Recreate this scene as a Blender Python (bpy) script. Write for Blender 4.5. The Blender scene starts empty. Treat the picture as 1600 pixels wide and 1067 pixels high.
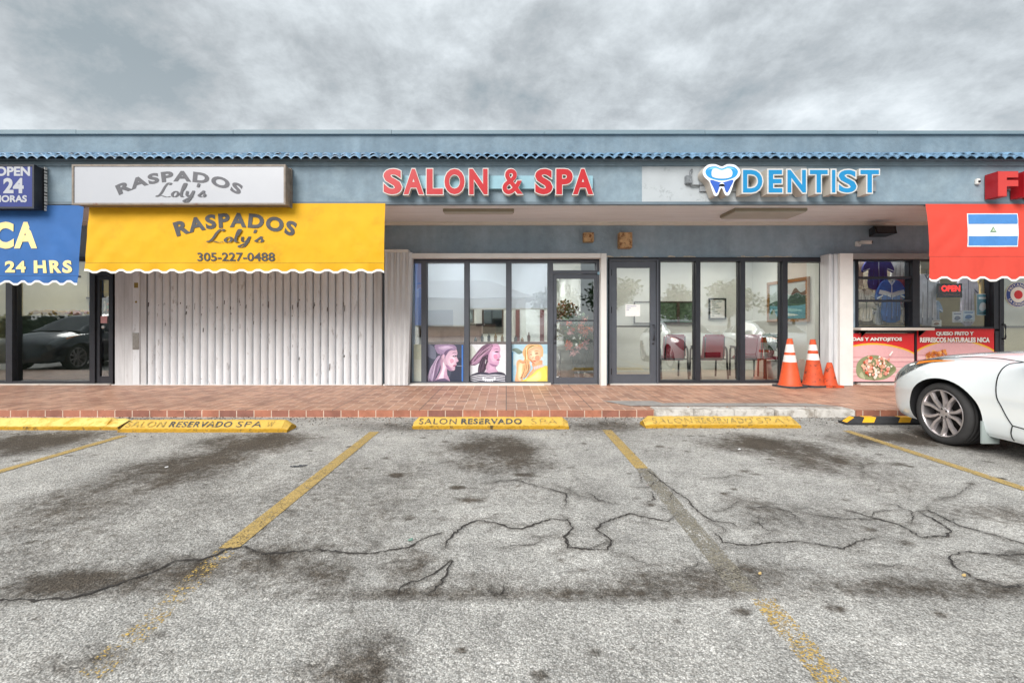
import bpy, bmesh, math, random
import numpy as np
from mathutils import Vector, noise as mnoise
random.seed(7)
rad = math.radians
S = bpy.context.scene
COL = S.collection
# ------------------------------------------------------------------ camera, world, sun, exposure
F, CX, HY, CH = 711.0, 791.0, 505.0, 1.3          # focal px, vanishing point, eye height
cam = bpy.data.objects.new('camera', bpy.data.cameras.new('camera'))
COL.objects.link(cam)
cam.location = (0, 0, CH); cam.rotation_euler = (rad(90), 0, 0)
cam.data.sensor_width = 36; cam.data.lens = F/1600*36
cam.data.shift_x = (800-CX)/1600; cam.data.shift_y = -(533.5-HY)/1600
cam.data.clip_start = 0.05; cam.data.clip_end = 1500
S.camera = cam
SUN_EL, SUN_ROT = 34, 208
sun = bpy.data.objects.new('sun', bpy.data.lights.new('sun', 'SUN'))
COL.objects.link(sun)
sun.data.energy = 1.5; sun.data.angle = rad(34); sun.data.color = (1.0, .965, .92)
sun.rotation_euler = (rad(90-SUN_EL), 0, rad(180-SUN_ROT) + 0)
S.view_settings.view_transform = 'Standard'; S.view_settings.look = 'None'
S.view_settings.exposure = 1.34; S.view_settings.gamma = 1
S.cycles.use_denoising = True
S.cycles.max_bounces = 8; S.cycles.diffuse_bounces = 4; S.cycles.glossy_bounces = 4
S.cycles.transparent_max_bounces = 16; S.cycles.sample_clamp_indirect = 6

W = bpy.data.worlds.new('World'); S.world = W; W.use_nodes = True
nt = W.node_tree; nt.nodes.clear()
def N(t, tree=None, **kw):
    n = (tree or nt).nodes.new(t)
    for k, v in kw.items(): setattr(n, k, v)
    return n
def setin(n, **kw):
    for k, v in kw.items(): n.inputs[k.replace('_', ' ')].default_value = v
    return n
def build_world():
    L = nt.links.new
    out = N('ShaderNodeOutputWorld'); bg = N('ShaderNodeBackground')
    tc = N('ShaderNodeTexCoord'); sep = N('ShaderNodeSeparateXYZ')
    L(tc.outputs['Generated'], sep.inputs[0])
    zc = N('ShaderNodeMath', operation='MAXIMUM'); L(sep.outputs['Z'], zc.inputs[0]); zc.inputs[1].default_value = 0.0
    za = N('ShaderNodeMath', operation='ADD'); L(zc.outputs[0], za.inputs[0]); za.inputs[1].default_value = 0.42
    dx = N('ShaderNodeMath', operation='DIVIDE'); dy = N('ShaderNodeMath', operation='DIVIDE')
    L(sep.outputs['X'], dx.inputs[0]); L(za.outputs[0], dx.inputs[1])
    L(sep.outputs['Y'], dy.inputs[0]); L(za.outputs[0], dy.inputs[1])
    cmb = N('ShaderNodeCombineXYZ'); L(dx.outputs[0], cmb.inputs[0]); L(dy.outputs[0], cmb.inputs[1])
    cmb.inputs[2].default_value = 8.3
    n1 = setin(N('ShaderNodeTexNoise'), Scale=2.3, Detail=11.0, Roughness=.62, Distortion=.18)
    n2 = setin(N('ShaderNodeTexNoise'), Scale=.9, Detail=3.0, Roughness=.5, Distortion=.2)
    n3 = setin(N('ShaderNodeTexNoise'), Scale=8., Detail=9.0, Roughness=.66, Distortion=.2)
    for n in (n1, n2, n3): L(cmb.outputs[0], n.inputs['Vector'])
    a = N('ShaderNodeMath', operation='MULTIPLY_ADD'); L(n1.outputs['Fac'], a.inputs[0]); a.inputs[1].default_value = .72
    b = N('ShaderNodeMath', operation='MULTIPLY'); L(n2.outputs['Fac'], b.inputs[0]); b.inputs[1].default_value = .34
    L(b.outputs[0], a.inputs[2])
    c = N('ShaderNodeMath', operation='MULTIPLY_ADD'); L(n3.outputs['Fac'], c.inputs[0]); c.inputs[1].default_value = .30
    L(a.outputs[0], c.inputs[2])
    rp = N('ShaderNodeValToRGB'); L(c.outputs[0], rp.inputs[0])
    e = rp.color_ramp.elements
    e[0].position = .54; e[0].color = (.25, .29, .31, 1)
    e[1].position = .82; e[1].color = (.66, .70, .725, 1)
    for p, v in ((.62, .375), (.675, .46), (.735, .56)):
        k = e.new(p); k.color = (v*.93, v*1.0, v*1.04, 1)
    # paler band of cloud towards the horizon
    hr = N('ShaderNodeMapRange'); L(sep.outputs['Z'], hr.inputs[0])
    hr.inputs[1].default_value = .02; hr.inputs[2].default_value = .42; hr.inputs[3].default_value = .3; hr.inputs[4].default_value = 0
    mx = N('ShaderNodeMixRGB'); L(hr.outputs[0], mx.inputs[0]); L(rp.outputs[0], mx.inputs[1]); mx.inputs[2].default_value = (.66, .685, .70, 1)
    sky = N('ShaderNodeTexSky', sky_type='NISHITA'); sky.sun_disc = False
    sky.sun_elevation = rad(SUN_EL); sky.sun_rotation = rad(SUN_ROT)
    sk = N('ShaderNodeMixRGB', blend_type='MULTIPLY'); sk.inputs[0].default_value = 1
    L(sky.outputs[0], sk.inputs[1]); sk.inputs[2].default_value = (.1, .1, .1, 1)
    m2 = N('ShaderNodeMixRGB'); m2.inputs[0].default_value = .93
    L(sk.outputs[0], m2.inputs[1]); L(mx.outputs[0], m2.inputs[2])
    # an overcast sky is brightest overhead
    zr = N('ShaderNodeMapRange', interpolation_type='SMOOTHSTEP'); L(sep.outputs['Z'], zr.inputs[0])
    zr.inputs[1].default_value = .56; zr.inputs[2].default_value = .95; zr.inputs[3].default_value = 1; zr.inputs[4].default_value = 2.0
    mz = N('ShaderNodeMixRGB', blend_type='MULTIPLY'); mz.inputs[0].default_value = 1; L(m2.outputs[0], mz.inputs[1]); L(zr.outputs[0], mz.inputs[2])
    L(mz.outputs[0], bg.inputs[0]); bg.inputs[1].default_value = .60
    L(bg.outputs[0], out.inputs[0])
build_world()

# ------------------------------------------------------------------ measuring: a pixel of the photo and a depth give a place
def PX(px, Y): return (px-CX)*Y/F
def PZ(py, Y): return CH-(py-HY)*Y/F
def G(px, py):
    Y = F*CH/(py-HY); return ((px-CX)*Y/F, Y)
YW, YC, YF, FL = 8.94, 6.29, 7.26, .105           # wall, kerb, fascia, sidewalk level

# ------------------------------------------------------------------ materials
def lin(c):
    return tuple((v/255/12.92 if v/255 <= .04045 else ((v/255+.055)/1.055)**2.4) for v in c)
_m = {}
def mat(name, rgb, rough=.7, metal=0., var=.12, scale=3., bump=0., bscale=60., coat=0., spec=.5, stretch=(1, 1, 1), emit=0., dirt=None, dscale=2.5, dpos=(.58, .72)):
    if name in _m: return _m[name]
    m = bpy.data.materials.new(name); m.use_nodes = True; _m[name] = m
    t = m.node_tree; L = t.links.new; p = t.nodes['Principled BSDF']
    c = lin(rgb)
    p.inputs['Roughness'].default_value = rough; p.inputs['Metallic'].default_value = metal
    p.inputs['Specular IOR Level'].default_value = spec
    p.inputs['Coat Weight'].default_value = coat; p.inputs['Coat Roughness'].default_value = .05
    p.inputs['Base Color'].default_value = (*c, 1)
    if emit:
        p.inputs['Emission Color'].default_value = (*c, 1); p.inputs['Emission Strength'].default_value = emit
    if var or bump or dirt:
        g = N('ShaderNodeNewGeometry', t); mp = N('ShaderNodeMapping', t); L(g.outputs['Position'], mp.inputs[0])
        mp.inputs['Scale'].default_value = stretch
    if var:
        n = setin(N('ShaderNodeTexNoise', t), Scale=scale, Detail=6., Roughness=.62); L(mp.outputs[0], n.inputs['Vector'])
        r = N('ShaderNodeMapRange', t); L(n.outputs['Fac'], r.inputs[0])
        r.inputs[1].default_value = .3; r.inputs[2].default_value = .7; r.inputs[3].default_value = 1-var; r.inputs[4].default_value = 1+var
        mx = N('ShaderNodeMixRGB', t, blend_type='MULTIPLY'); mx.inputs[0].default_value = 1; mx.inputs[1].default_value = (*c, 1)
        L(r.outputs[0], mx.inputs[2]); last = mx.outputs[0]
        if dirt:
            n2 = setin(N('ShaderNodeTexNoise', t), Scale=dscale, Detail=8., Roughness=.7); L(mp.outputs[0], n2.inputs['Vector'])
            r2 = N('ShaderNodeMapRange', t); L(n2.outputs['Fac'], r2.inputs[0]); r2.inputs[1].default_value = dpos[0]; r2.inputs[2].default_value = dpos[1]
            md = N('ShaderNodeMixRGB', t); L(r2.outputs[0], md.inputs[0]); L(last, md.inputs[1]); md.inputs[2].default_value = (*lin(dirt), 1); last = md.outputs[0]
        L(last, p.inputs['Base Color'])
    if bump:
        nb = setin(N('ShaderNodeTexNoise', t), Scale=bscale, Detail=4.); L(mp.outputs[0], nb.inputs['Vector'])
        b = N('ShaderNodeBump', t); b.inputs['Strength'].default_value = bump; b.inputs['Distance'].default_value = .01
        L(nb.outputs['Fac'], b.inputs['Height']); L(b.outputs[0], p.inputs['Normal'])
    return m
def flat(rgb, rough=.6):                            # printed or painted colour of its own
    return mat('ink_%d_%d_%d' % tuple(rgb), rgb, rough=rough, var=.06, scale=25)
def cloth_mat(name, rgb):
    m = mat(name, rgb, rough=.9, var=.03); t = m.node_tree; p = t.nodes['Principled BSDF']; o = t.nodes['Material Output']
    tr = N('ShaderNodeBsdfTranslucent', t); tr.inputs[0].default_value = (*lin(rgb), 1)
    mx = N('ShaderNodeMixShader', t); mx.inputs[0].default_value = .45; t.links.new(p.outputs[0], mx.inputs[1]); t.links.new(tr.outputs[0], mx.inputs[2]); t.links.new(mx.outputs[0], o.inputs[0])
    return m
def glass_mat(name, refl, tint=(.93, .96, .95)):
    m = bpy.data.materials.new(name); m.use_nodes = True; t = m.node_tree; t.nodes.clear(); L = t.links.new
    o = N('ShaderNodeOutputMaterial', t); tr = N('ShaderNodeBsdfTransparent', t); gl = N('ShaderNodeBsdfGlossy', t)
    tr.inputs[0].default_value = (*tint, 1); gl.inputs['Roughness'].default_value = .0; gl.inputs[0].default_value = (.95, 1, 1, 1)
    fr = N('ShaderNodeFresnel', t); fr.inputs[0].default_value = 1.5
    a = N('ShaderNodeMath', t, operation='ADD', use_clamp=True); L(fr.outputs[0], a.inputs[0]); a.inputs[1].default_value = refl
    mx = N('ShaderNodeMixShader', t); L(a.outputs[0], mx.inputs[0]); L(tr.outputs[0], mx.inputs[1]); L(gl.outputs[0], mx.inputs[2])
    # faint waviness of float glass
    g = N('ShaderNodeNewGeometry', t); n = setin(N('ShaderNodeTexNoise', t), Scale=1.3, Detail=1.); L(g.outputs['Position'], n.inputs['Vector'])
    b = N('ShaderNodeBump', t); b.inputs['Strength'].default_value = .02; b.inputs['Distance'].default_value = .05
    L(n.outputs['Fac'], b.inputs['Height']); L(b.outputs[0], gl.inputs['Normal'])
    L(mx.outputs[0], o.inputs[0]); _m[name] = m; return m
GL = glass_mat('shop_glass', .24); GLD = glass_mat('tinted_glass', .17, (.80, .84, .80)); GLP = glass_mat('plain_glass', .02)

def stucco(name, rgb, rgb2, peel=(196, 190, 182)):
    m = bpy.data.materials.new(name); m.use_nodes = True; t = m.node_tree; L = t.links.new; p = t.nodes['Principled BSDF']
    p.inputs['Roughness'].default_value = .75
    g = N('ShaderNodeNewGeometry', t)
    n1 = setin(N('ShaderNodeTexNoise', t), Scale=.9, Detail=5., Roughness=.6, Distortion=.8)
    n2 = setin(N('ShaderNodeTexNoise', t), Scale=9., Detail=6., Roughness=.65)
    mp = N('ShaderNodeMapping', t); mp.inputs['Scale'].default_value = (2.6, 2.6, .3)
    L(g.outputs['Position'], mp.inputs[0])
    n3 = setin(N('ShaderNodeTexNoise', t), Scale=1.2, Detail=4.)
    L(mp.outputs[0], n3.inputs['Vector'])
    n4 = setin(N('ShaderNodeTexNoise', t), Scale=5.5, Detail=9., Roughness=.72)
    for n in (n1, n2, n4): L(g.outputs['Position'], n.inputs['Vector'])
    r = N('ShaderNodeValToRGB', t); L(n1.outputs['Fac'], r.inputs[0])
    r.color_ramp.elements[0].position = .44; r.color_ramp.elements[0].color = (*lin(rgb), 1)
    r.color_ramp.elements[1].position = .56; r.color_ramp.elements[1].color = (*lin(rgb2), 1)
    def mul(prev, node, lo, hi):
        q = N('ShaderNodeMapRange', t); L(node.outputs['Fac'], q.inputs[0]); q.inputs[1].default_value = .3; q.inputs[2].default_value = .7
        q.inputs[3].default_value = lo; q.inputs[4].default_value = hi
        x = N('ShaderNodeMixRGB', t, blend_type='MULTIPLY'); x.inputs[0].default_value = 1; L(prev, x.inputs[1]); L(q.outputs[0], x.inputs[2]); return x.outputs[0]
    c = mul(r.outputs[0], n2, .9, 1.1); c = mul(c, n3, .88, 1.10)
    q = N('ShaderNodeMapRange', t); L(n4.outputs['Fac'], q.inputs[0]); q.inputs[1].default_value = .70; q.inputs[2].default_value = .73
    x = N('ShaderNodeMixRGB', t); L(q.outputs[0], x.inputs[0]); L(c, x.inputs[1]); x.inputs[2].default_value = (*lin(peel), 1)
    L(x.outputs[0], p.inputs['Base Color'])
    b = N('ShaderNodeBump', t); b.inputs['Strength'].default_value = .5; b.inputs['Distance'].default_value = .012
    n5 = setin(N('ShaderNodeTexNoise', t), Scale=22., Detail=6., Roughness=.6); L(g.outputs['Position'], n5.inputs['Vector'])
    ad = N('ShaderNodeMath', t, operation='ADD'); L(n5.outputs['Fac'], ad.inputs[0]); L(n1.outputs['Fac'], ad.inputs[1])
    L(ad.outputs[0], b.inputs['Height']); L(b.outputs[0], p.inputs['Normal'])
    _m[name] = m; return m

M = dict(
    stucco=stucco('blue_grey_stucco', (112, 132, 146), (123, 142, 155)),
    fascia=stucco('pale_blue_fascia', (126, 145, 158), (136, 154, 165)),
    lower=stucco('wall_stucco', (142, 161, 175), (152, 169, 182)),
    repair=mat('grey_repair_paint', (178, 184, 188), var=.06, scale=2.5, bump=.15, dirt=(140, 146, 150), dscale=6),
    coping=mat('metal_coping', (118, 138, 148), rough=.5, var=.08),
    trimd=mat('dark_drip_edge', (104, 118, 128), var=.1),
    trim=mat('eave_board', (124, 141, 152), var=.12, dirt=(96, 106, 112)),
    tile=mat('blue_glazed_tile', (98, 132, 160), rough=.38, var=.5, scale=8, bump=.25, bscale=30, dirt=(34, 48, 64), dscale=11, dpos=(.52, .64)),
    soffit=mat('soffit_boards', (240, 240, 242), var=.06, scale=2, stretch=(.5, 6, 1), dirt=(216, 210, 206), dscale=3),
    strim=mat('cream_trim', (222, 215, 204), var=.06),
    black=mat('dark_bronze_frame', (52, 54, 60), rough=.4, metal=.3, var=.12, scale=8),
    grey=mat('grey_painted_frame', (86, 90, 98), rough=.42, metal=.2, var=.08, scale=6),
    shutter=mat('shutter_aluminium', (226, 230, 234), rough=.55, var=.10, scale=4, stretch=(1, 1, .35), dirt=(140, 134, 130), dscale=8, dpos=(.58, .76), bump=.08),
    shutter2=mat('shutter_weathered', (208, 210, 212), rough=.55, var=.12, scale=5, stretch=(3, 3, .35), dirt=(140, 134, 128), dscale=6, dpos=(.6, .8)),
    white=mat('white_enamel', (228, 226, 222), rough=.5, var=.06, dirt=(170, 165, 160), dscale=8, dpos=(.64, .8)),
    cream=mat('cream_wall', (226, 227, 220), var=.03, rough=.85),
    yellowwall=mat('butter_wall', (226, 214, 176), var=.05, rough=.85),
    ceil=mat('ceiling_tile', (232, 232, 228), var=.03, rough=.9),
    floor=mat('vinyl_floor', (176, 170, 156), var=.08, rough=.35, scale=2),
    lamp=mat('lit_diffuser', (255, 250, 240), var=0, emit=5.0), lamps=mat('bright_diffuser', (250, 252, 255), var=0, emit=4.6),
    diffuser=mat('unlit_diffuser', (196, 192, 180), rough=.35, var=.06),
    yellow=mat('yellow_canvas', (222, 168, 3), rough=.75, var=.05, scale=3, bump=.25, bscale=9, dirt=(196, 144, 8), dscale=2.2, dpos=(.55, .8)),
    blue=mat('blue_canvas', (44, 98, 162), rough=.75, var=.08, scale=3, bump=.25, bscale=9),
    red=mat('coral_red_canvas', (214, 70, 54), rough=.75, var=.06, scale=3, bump=.25, bscale=9),
    ctrim=mat('white_braid', (238, 234, 228), var=.06, scale=20),
    signwhite=mat('sign_acrylic', (180, 182, 188), rough=.3, var=.03, scale=2, dirt=(186, 186, 186), dscale=3),
    signblue=mat('sign_blue', (40, 54, 124), rough=.35, var=.06),
    rustframe=mat('rusty_sign_frame', (138, 128, 118), rough=.7, var=.25, scale=9, dirt=(120, 66, 44), dscale=7),
    ink=mat('dark_lettering', (62, 62, 66), rough=.6, var=.12, scale=14),
    ink2=mat('worn_stencil', (66, 70, 74), rough=.8, var=.3, scale=22, dirt=(190, 160, 70), dscale=24, dpos=(.55, .62)),
    ink3=mat('faded_stencil', (140, 122, 72), rough=.8, var=.2, scale=22, dirt=(206, 170, 64), dscale=26, dpos=(.48, .58)),
    lred=mat('red_acrylic', (184, 36, 42), rough=.3, var=.06, scale=5),
    lwhite=mat('white_trim_cap', (206, 204, 200), rough=.4, var=.05),
    lret=mat('beige_return', (196, 190, 180), rough=.6, var=.1),
    lblue=mat('sky_blue_acrylic', (24, 134, 188), rough=.3, var=.05),
    lcrim=mat('crimson_return', (166, 26, 34), rough=.35, var=.08),
    lpink=mat('coral_face', (200, 58, 52), rough=.3, var=.06),
    raceway=mat('pale_raceway', (142, 182, 196), rough=.5, var=.08),
    stop=mat('yellow_kerb_paint', (206, 168, 76), rough=.8, var=.16, scale=9, bump=.45, bscale=40, dirt=(132, 112, 72), dscale=9, dpos=(.54, .74)), stopf=mat('yellow_front_paint', (186, 142, 28), rough=.75, var=.25, scale=14, bump=.4, bscale=40, dirt=(84, 70, 40), dscale=14, dpos=(.52, .66)),
    stop2=mat('faded_yellow_paint', (224, 194, 110), rough=.8, var=.14, scale=9, bump=.4, bscale=40, dirt=(196, 150, 50), dscale=7, dpos=(.5, .68)),
    stop3=mat('saffron_paint', (200, 164, 78), rough=.7, var=.2, scale=16, bump=.35, bscale=40, dirt=(96, 76, 30), dscale=12, dpos=(.58, .7)),
    conc=mat('broken_concrete', (150, 130, 84), rough=.95, var=.4, scale=30, bump=.8, bscale=50),
    rubber=mat('black_rubber', (48, 48, 50), rough=.8, var=.2, scale=10, bump=.2),
    coneo=mat('cone_orange', (218, 86, 42), rough=.55, var=.12, scale=7, dirt=(170, 70, 40), dscale=12, dpos=(.55, .75)),
    coned=mat('cone_orange_dirty', (200, 78, 38), rough=.65, var=.18, scale=9, dirt=(84, 44, 34), dscale=12, dpos=(.56, .66)),
    conew=mat('cone_reflective_white', (236, 230, 226), rough=.35, var=.05, dirt=(222, 150, 130), dscale=10, dpos=(.62, .8)),
    coneb=mat('cone_base', (62, 64, 68), rough=.75, var=.2, dirt=(120, 116, 112), dscale=8),
    rust=mat('rusty_box', (196, 160, 118), rough=.8, var=.2, scale=12, dirt=(122, 72, 40), dscale=14, dpos=(.5, .62)),
    cwhite=mat('pearl_white_paint', (238, 243, 244), rough=.25, var=.015, coat=1.),
    cred=mat('burgundy_paint', (92, 18, 34), rough=.25, var=.02, coat=1.),
    cblack=mat('charcoal_paint', (40, 46, 56), rough=.25, var=.02, coat=1.),
    cglass=mat('car_glass', (26, 32, 36), rough=.04, var=0, spec=.9),
    tyre=mat('tyre_rubber', (54, 53, 53), rough=.85, var=.15, scale=14, bump=.15),
    alloy=mat('alloy_wheel', (196, 190, 190), rough=.28, metal=.75, var=.05),
    alloyd=mat('wheel_dark', (44, 40, 40), rough=.5, metal=.4, var=.1),
    lampcl=mat('headlight_glass', (112, 116, 116), rough=.08, metal=.4, var=.4, scale=26, coat=1.),
    amber=mat('amber_marker', (240, 138, 30), rough=.15, var=.05, coat=1.),
    seam=mat('panel_gap', (30, 32, 36), rough=.9, var=0),
    under=mat('wheel_well', (26, 26, 28), rough=.9, var=.1),
    maroon=mat('maroon_fabric', (150, 30, 52), rough=.85, var=.08, scale=9),
    cmetal=mat('chair_metal', (52, 54, 58), rough=.4, metal=.5, var=.05),
    gold=mat('gilt_wood', (150, 104, 52), rough=.5, var=.2, scale=18),
    dwood=mat('dark_wood', (70, 52, 40), rough=.5, var=.2, scale=9),
    pinkwood=mat('pink_wood_panel', (176, 138, 124), rough=.5, var=.12, scale=6, stretch=(1, 1, .3)),
    leaf=mat('leaf_green', (58, 92, 42), rough=.6, var=.35, scale=14),
    trunk=mat('bark', (92, 76, 60), rough=.95, var=.25, scale=9, bump=.5),
    blind=cloth_mat('blind_cloth', (232, 238, 248)),
    blindb=cloth_mat('blue_blind_cloth', (142, 166, 226)),
    lens=mat('black_lens', (14, 14, 16), rough=.1, var=0),
    darkp=mat('dark_panel', (30, 36, 32), rough=.35, var=.3, scale=6),
    bread=mat('bread_crust', (214, 170, 104), rough=.8, var=.35, scale=16),
    ledred=mat('red_led', (240, 24, 16), var=0, emit=1.0),
    crack=mat('open_crack', (54, 50, 47), rough=1, var=.3, scale=40),
    beige=mat('beige_render', (206, 196, 176), rough=.9, var=.06),
)

# ------------------------------------------------------------------ mesh building
class MB:
    def __init__(s): s.v = []; s.f = []; s.m = []; s.sm = []
    def add(s, vs, fs, m=0, smooth=False):
        o = len(s.v); s.v += [tuple(v) for v in vs]
        for f in fs:
            s.f.append(tuple(i+o for i in f)); s.m.append(m); s.sm.append(smooth)
        return s
    def box(s, x0, x1, y0, y1, z0, z1, m=0, bev=0.):
        if bev:
            b = bev
            vs = []; 
            bm = bmesh.new(); bmesh.ops.create_cube(bm, size=1)
            for v in bm.verts: v.co = Vector(((x0+x1)/2+v.co.x*(x1-x0), (y0+y1)/2+v.co.y*(y1-y0), (z0+z1)/2+v.co.z*(z1-z0)))
            bmesh.ops.bevel(bm, geom=list(bm.edges), offset=b, segments=2, affect='EDGES')
            bm.verts.index_update()
            s.add([v.co[:] for v in bm.verts], [[v.index for v in f.verts] for f in bm.faces], m); bm.free(); return s
        vs = [(x0, y0, z0), (x1, y0, z0), (x1, y1, z0), (x0, y1, z0), (x0, y0, z1), (x1, y0, z1), (x1, y1, z1), (x0, y1, z1)]
        return s.add(vs, [(3, 2, 1, 0), (4, 5, 6, 7), (0, 1, 5, 4), (1, 2, 6, 5), (2, 3, 7, 6), (3, 0, 4, 7)], m)
    def prism(s, pts, y0, y1, m=0):                 # outline in x,z facing the street (-y), given counter-clockwise seen from the street
        n = len(pts)
        vs = [(x, y0, z) for x, z in pts]+[(x, y1, z) for x, z in pts]
        return s.add(vs, [tuple(range(n)), tuple(range(2*n-1, n-1, -1))]+[(i+n, (i+1) % n+n, (i+1) % n, i) for i in range(n)], m)
    def extrude_x(s, prof, x0, x1, m=0):            # outline in y,z run along x
        n = len(prof)
        vs = [(x0, y, z) for y, z in prof]+[(x1, y, z) for y, z in prof]
        return s.add(vs, [tuple(range(n-1, -1, -1)), tuple(range(n, 2*n))]+[(i, (i+1) % n, (i+1) % n+n, i+n) for i in range(n)], m)
    def extrude_z(s, prof, z0, z1, m=0, smooth=False, close=True):
        n = len(prof)
        vs = [(x, y, z0) for x, y in prof]+[(x, y, z1) for x, y in prof]
        fs = [(i, (i+1) % n, (i+1) % n+n, i+n) for i in range(n if close else n-1)]
        s.add(vs, fs, m, smooth)
        if close: s.add(vs, [tuple(range(n-1, -1, -1)), tuple(range(n, 2*n))], m)
        return s
    def lathe(s, prof, c, m=0, seg=32, axis='z', ms=None, smooth=True):
        vs = []; fs = []
        n = len(prof)
        for k in range(seg):
            a = 2*math.pi*k/seg; ca, sa = math.cos(a), math.sin(a)
            for r, h in prof:
                if axis == 'z': vs.append((c[0]+r*ca, c[1]+r*sa, c[2]+h))
                elif axis == 'x': vs.append((c[0]+h, c[1]+r*ca, c[2]+r*sa))
                else: vs.append((c[0]+r*ca, c[1]+h, c[2]+r*sa))
        o = len(s.v); s.v += vs
        for k in range(seg):
            k2 = (k+1) % seg
            for j in range(n-1):
                s.f.append((o+k*n+j, o+k2*n+j, o+k2*n+j+1, o+k*n+j+1)); s.m.append(ms[j] if ms else m); s.sm.append(smooth)
        return s
    def tube(s, pts, r, m=0, seg=8, cap=True):
        pts = [Vector(p) for p in pts]; o = len(s.v); n = len(pts)
        rr = r if isinstance(r, (list, tuple)) else [r]*n
        up = Vector((0, 0, 1))
        for i, p in enumerate(pts):
            d = (pts[min(i+1, n-1)]-pts[max(i-1, 0)]).normalized()
            u = d.cross(up)
            if u.length < 1e-3: u = d.cross(Vector((1, 0, 0)))
            u.normalize(); w = d.cross(u)
            for k in range(seg):
                a = 2*math.pi*k/seg; q = p+u*(math.cos(a)*rr[i])+w*(math.sin(a)*rr[i]); s.v.append(tuple(q))
        for i in range(n-1):
            for k in range(seg):
                k2 = (k+1) % seg
                s.f.append((o+i*seg+k, o+i*seg+k2, o+(i+1)*seg+k2, o+(i+1)*seg+k)); s.m.append(m); s.sm.append(True)
        if cap:
            s.f.append(tuple(o+k for k in range(seg-1, -1, -1))); s.m.append(m); s.sm.append(False)
            s.f.append(tuple(o+(n-1)*seg+k for k in range(seg))); s.m.append(m); s.sm.append(False)
        return s
    def ball(s, c, r, m=0, seg=12, rings=8, sq=(1, 1, 1), jit=0.):
        vs = []; fs = []
        for i in range(rings+1):
            t = math.pi*i/rings
            for k in range(seg):
                a = 2*math.pi*k/seg; j = 1+random.uniform(-jit, jit)
                vs.append((c[0]+r*j*sq[0]*math.sin(t)*math.cos(a), c[1]+r*j*sq[1]*math.sin(t)*math.sin(a), c[2]+r*j*sq[2]*math.cos(t)))
        for i in range(rings):
            for k in range(seg):
                k2 = (k+1) % seg; fs.append((i*seg+k, (i+1)*seg+k, (i+1)*seg+k2, i*seg+k2))
        return s.add(vs, fs, m, True)
    def grid(s, fn, nu, nv, m=0, smooth=True):
        vs = [fn(i/nu, j/nv) for i in range(nu+1) for j in range(nv+1)]
        fs = [(i*(nv+1)+j, (i+1)*(nv+1)+j, (i+1)*(nv+1)+j+1, i*(nv+1)+j+1) for i in range(nu) for j in range(nv)]
        return s.add(vs, fs, m, smooth)
    def build(s, name, mats, parent=None, base=None):
        me = bpy.data.meshes.new(name)
        if not isinstance(mats, (list, tuple)): mats = [mats]
        org = Vector(parent['_o']) if parent is not None else Vector(base or (0, 0, 0))
        me.from_pydata([tuple(Vector(v)-org) for v in s.v], [], s.f)
        for mm in mats: me.materials.append(mm)
        me.polygons.foreach_set('material_index', s.m); me.polygons.foreach_set('use_smooth', s.sm)
        me.update()
        o = bpy.data.objects.new(name, me); COL.objects.link(o); o['_o'] = tuple(org)
        if parent is not None: o.parent = parent
        else: o.location = org
        return o
def tag(o, label, cat=None, group=None):
    o['label'] = label
    if cat: o['category'] = cat
    if group: o['group'] = group
    return o
def thing(name, label, cat, loc=(0, 0, 0), group=None):
    o = bpy.data.objects.new(name, None); COL.objects.link(o); o.location = loc; o['_o'] = tuple(loc)
    o.empty_display_size = .1
    return tag(o, label, cat, group)
def dup(root, loc, rotz=0., label=None, rx=0., ry=0.):
    r = root.copy(); COL.objects.link(r); r.location = loc; r.rotation_euler = (rx, ry, rotz)
    if label: r['label'] = label
    for ch in list(root.children):
        c = ch.copy(); COL.objects.link(c); c.parent = r
        for g in ch.children:
            d = g.copy(); COL.objects.link(d); d.parent = c
    return r
def structure(o): o['kind'] = 'structure'; return o

# lettering -> mesh data fitted to a rectangle on a plane facing the street
def glyphs(body, bold=0., shear=0., depth=0., space=1.):
    c = bpy.data.curves.new('t', 'FONT'); c.body = body; c.size = 1; c.offset = bold; c.shear = shear
    c.extrude = .5 if depth else 0.; c.space_character = space; c.resolution_u = 4
    o = bpy.data.objects.new('t', c); COL.objects.link(o)
    dg = bpy.context.evaluated_depsgraph_get(); dg.update()
    me = bpy.data.meshes.new_from_object(o.evaluated_get(dg))
    vs = np.array([v.co[:] for v in me.vertices]); fs = [tuple(p.vertices) for p in me.polygons]
    bpy.data.objects.remove(o); bpy.data.curves.remove(c); bpy.data.meshes.remove(me)
    return vs, fs
def letters(mb, body, x0, x1, z0, z1, yf, depth=0., bold=0., shear=0., m=0, warp=None, space=1.):
    vs, fs = glyphs(body, bold, shear, depth, space)
    lo = vs.min(0); hi = vs.max(0); out = []
    for v in vs:
        u = (v[0]-lo[0])/(hi[0]-lo[0]); w = (v[1]-lo[1])/max(hi[1]-lo[1], 1e-6)
        x = x0+u*(x1-x0); z = z0+w*(z1-z0); y = yf+(depth*(.5-v[2]) if depth else 0)
        if warp: x, y, z = warp(u, w, x, y, z)
        out.append((x, y, z))
    return mb.add(out, fs, m)
def arc_warp(x0, x1, zb, h, bend):                   # letters leaning along a circular arc of the given half-angle
    xc = (x0+x1)/2; R = (x1-x0)/2/math.sin(bend)
    def w(u, v, x, y, z):
        a = (u-.5)*2*bend; r = R+v*h
        return (xc+r*math.sin(a)*(R/(R+h*.5)), y, zb+(r*math.cos(a)-R))
    return w
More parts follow.
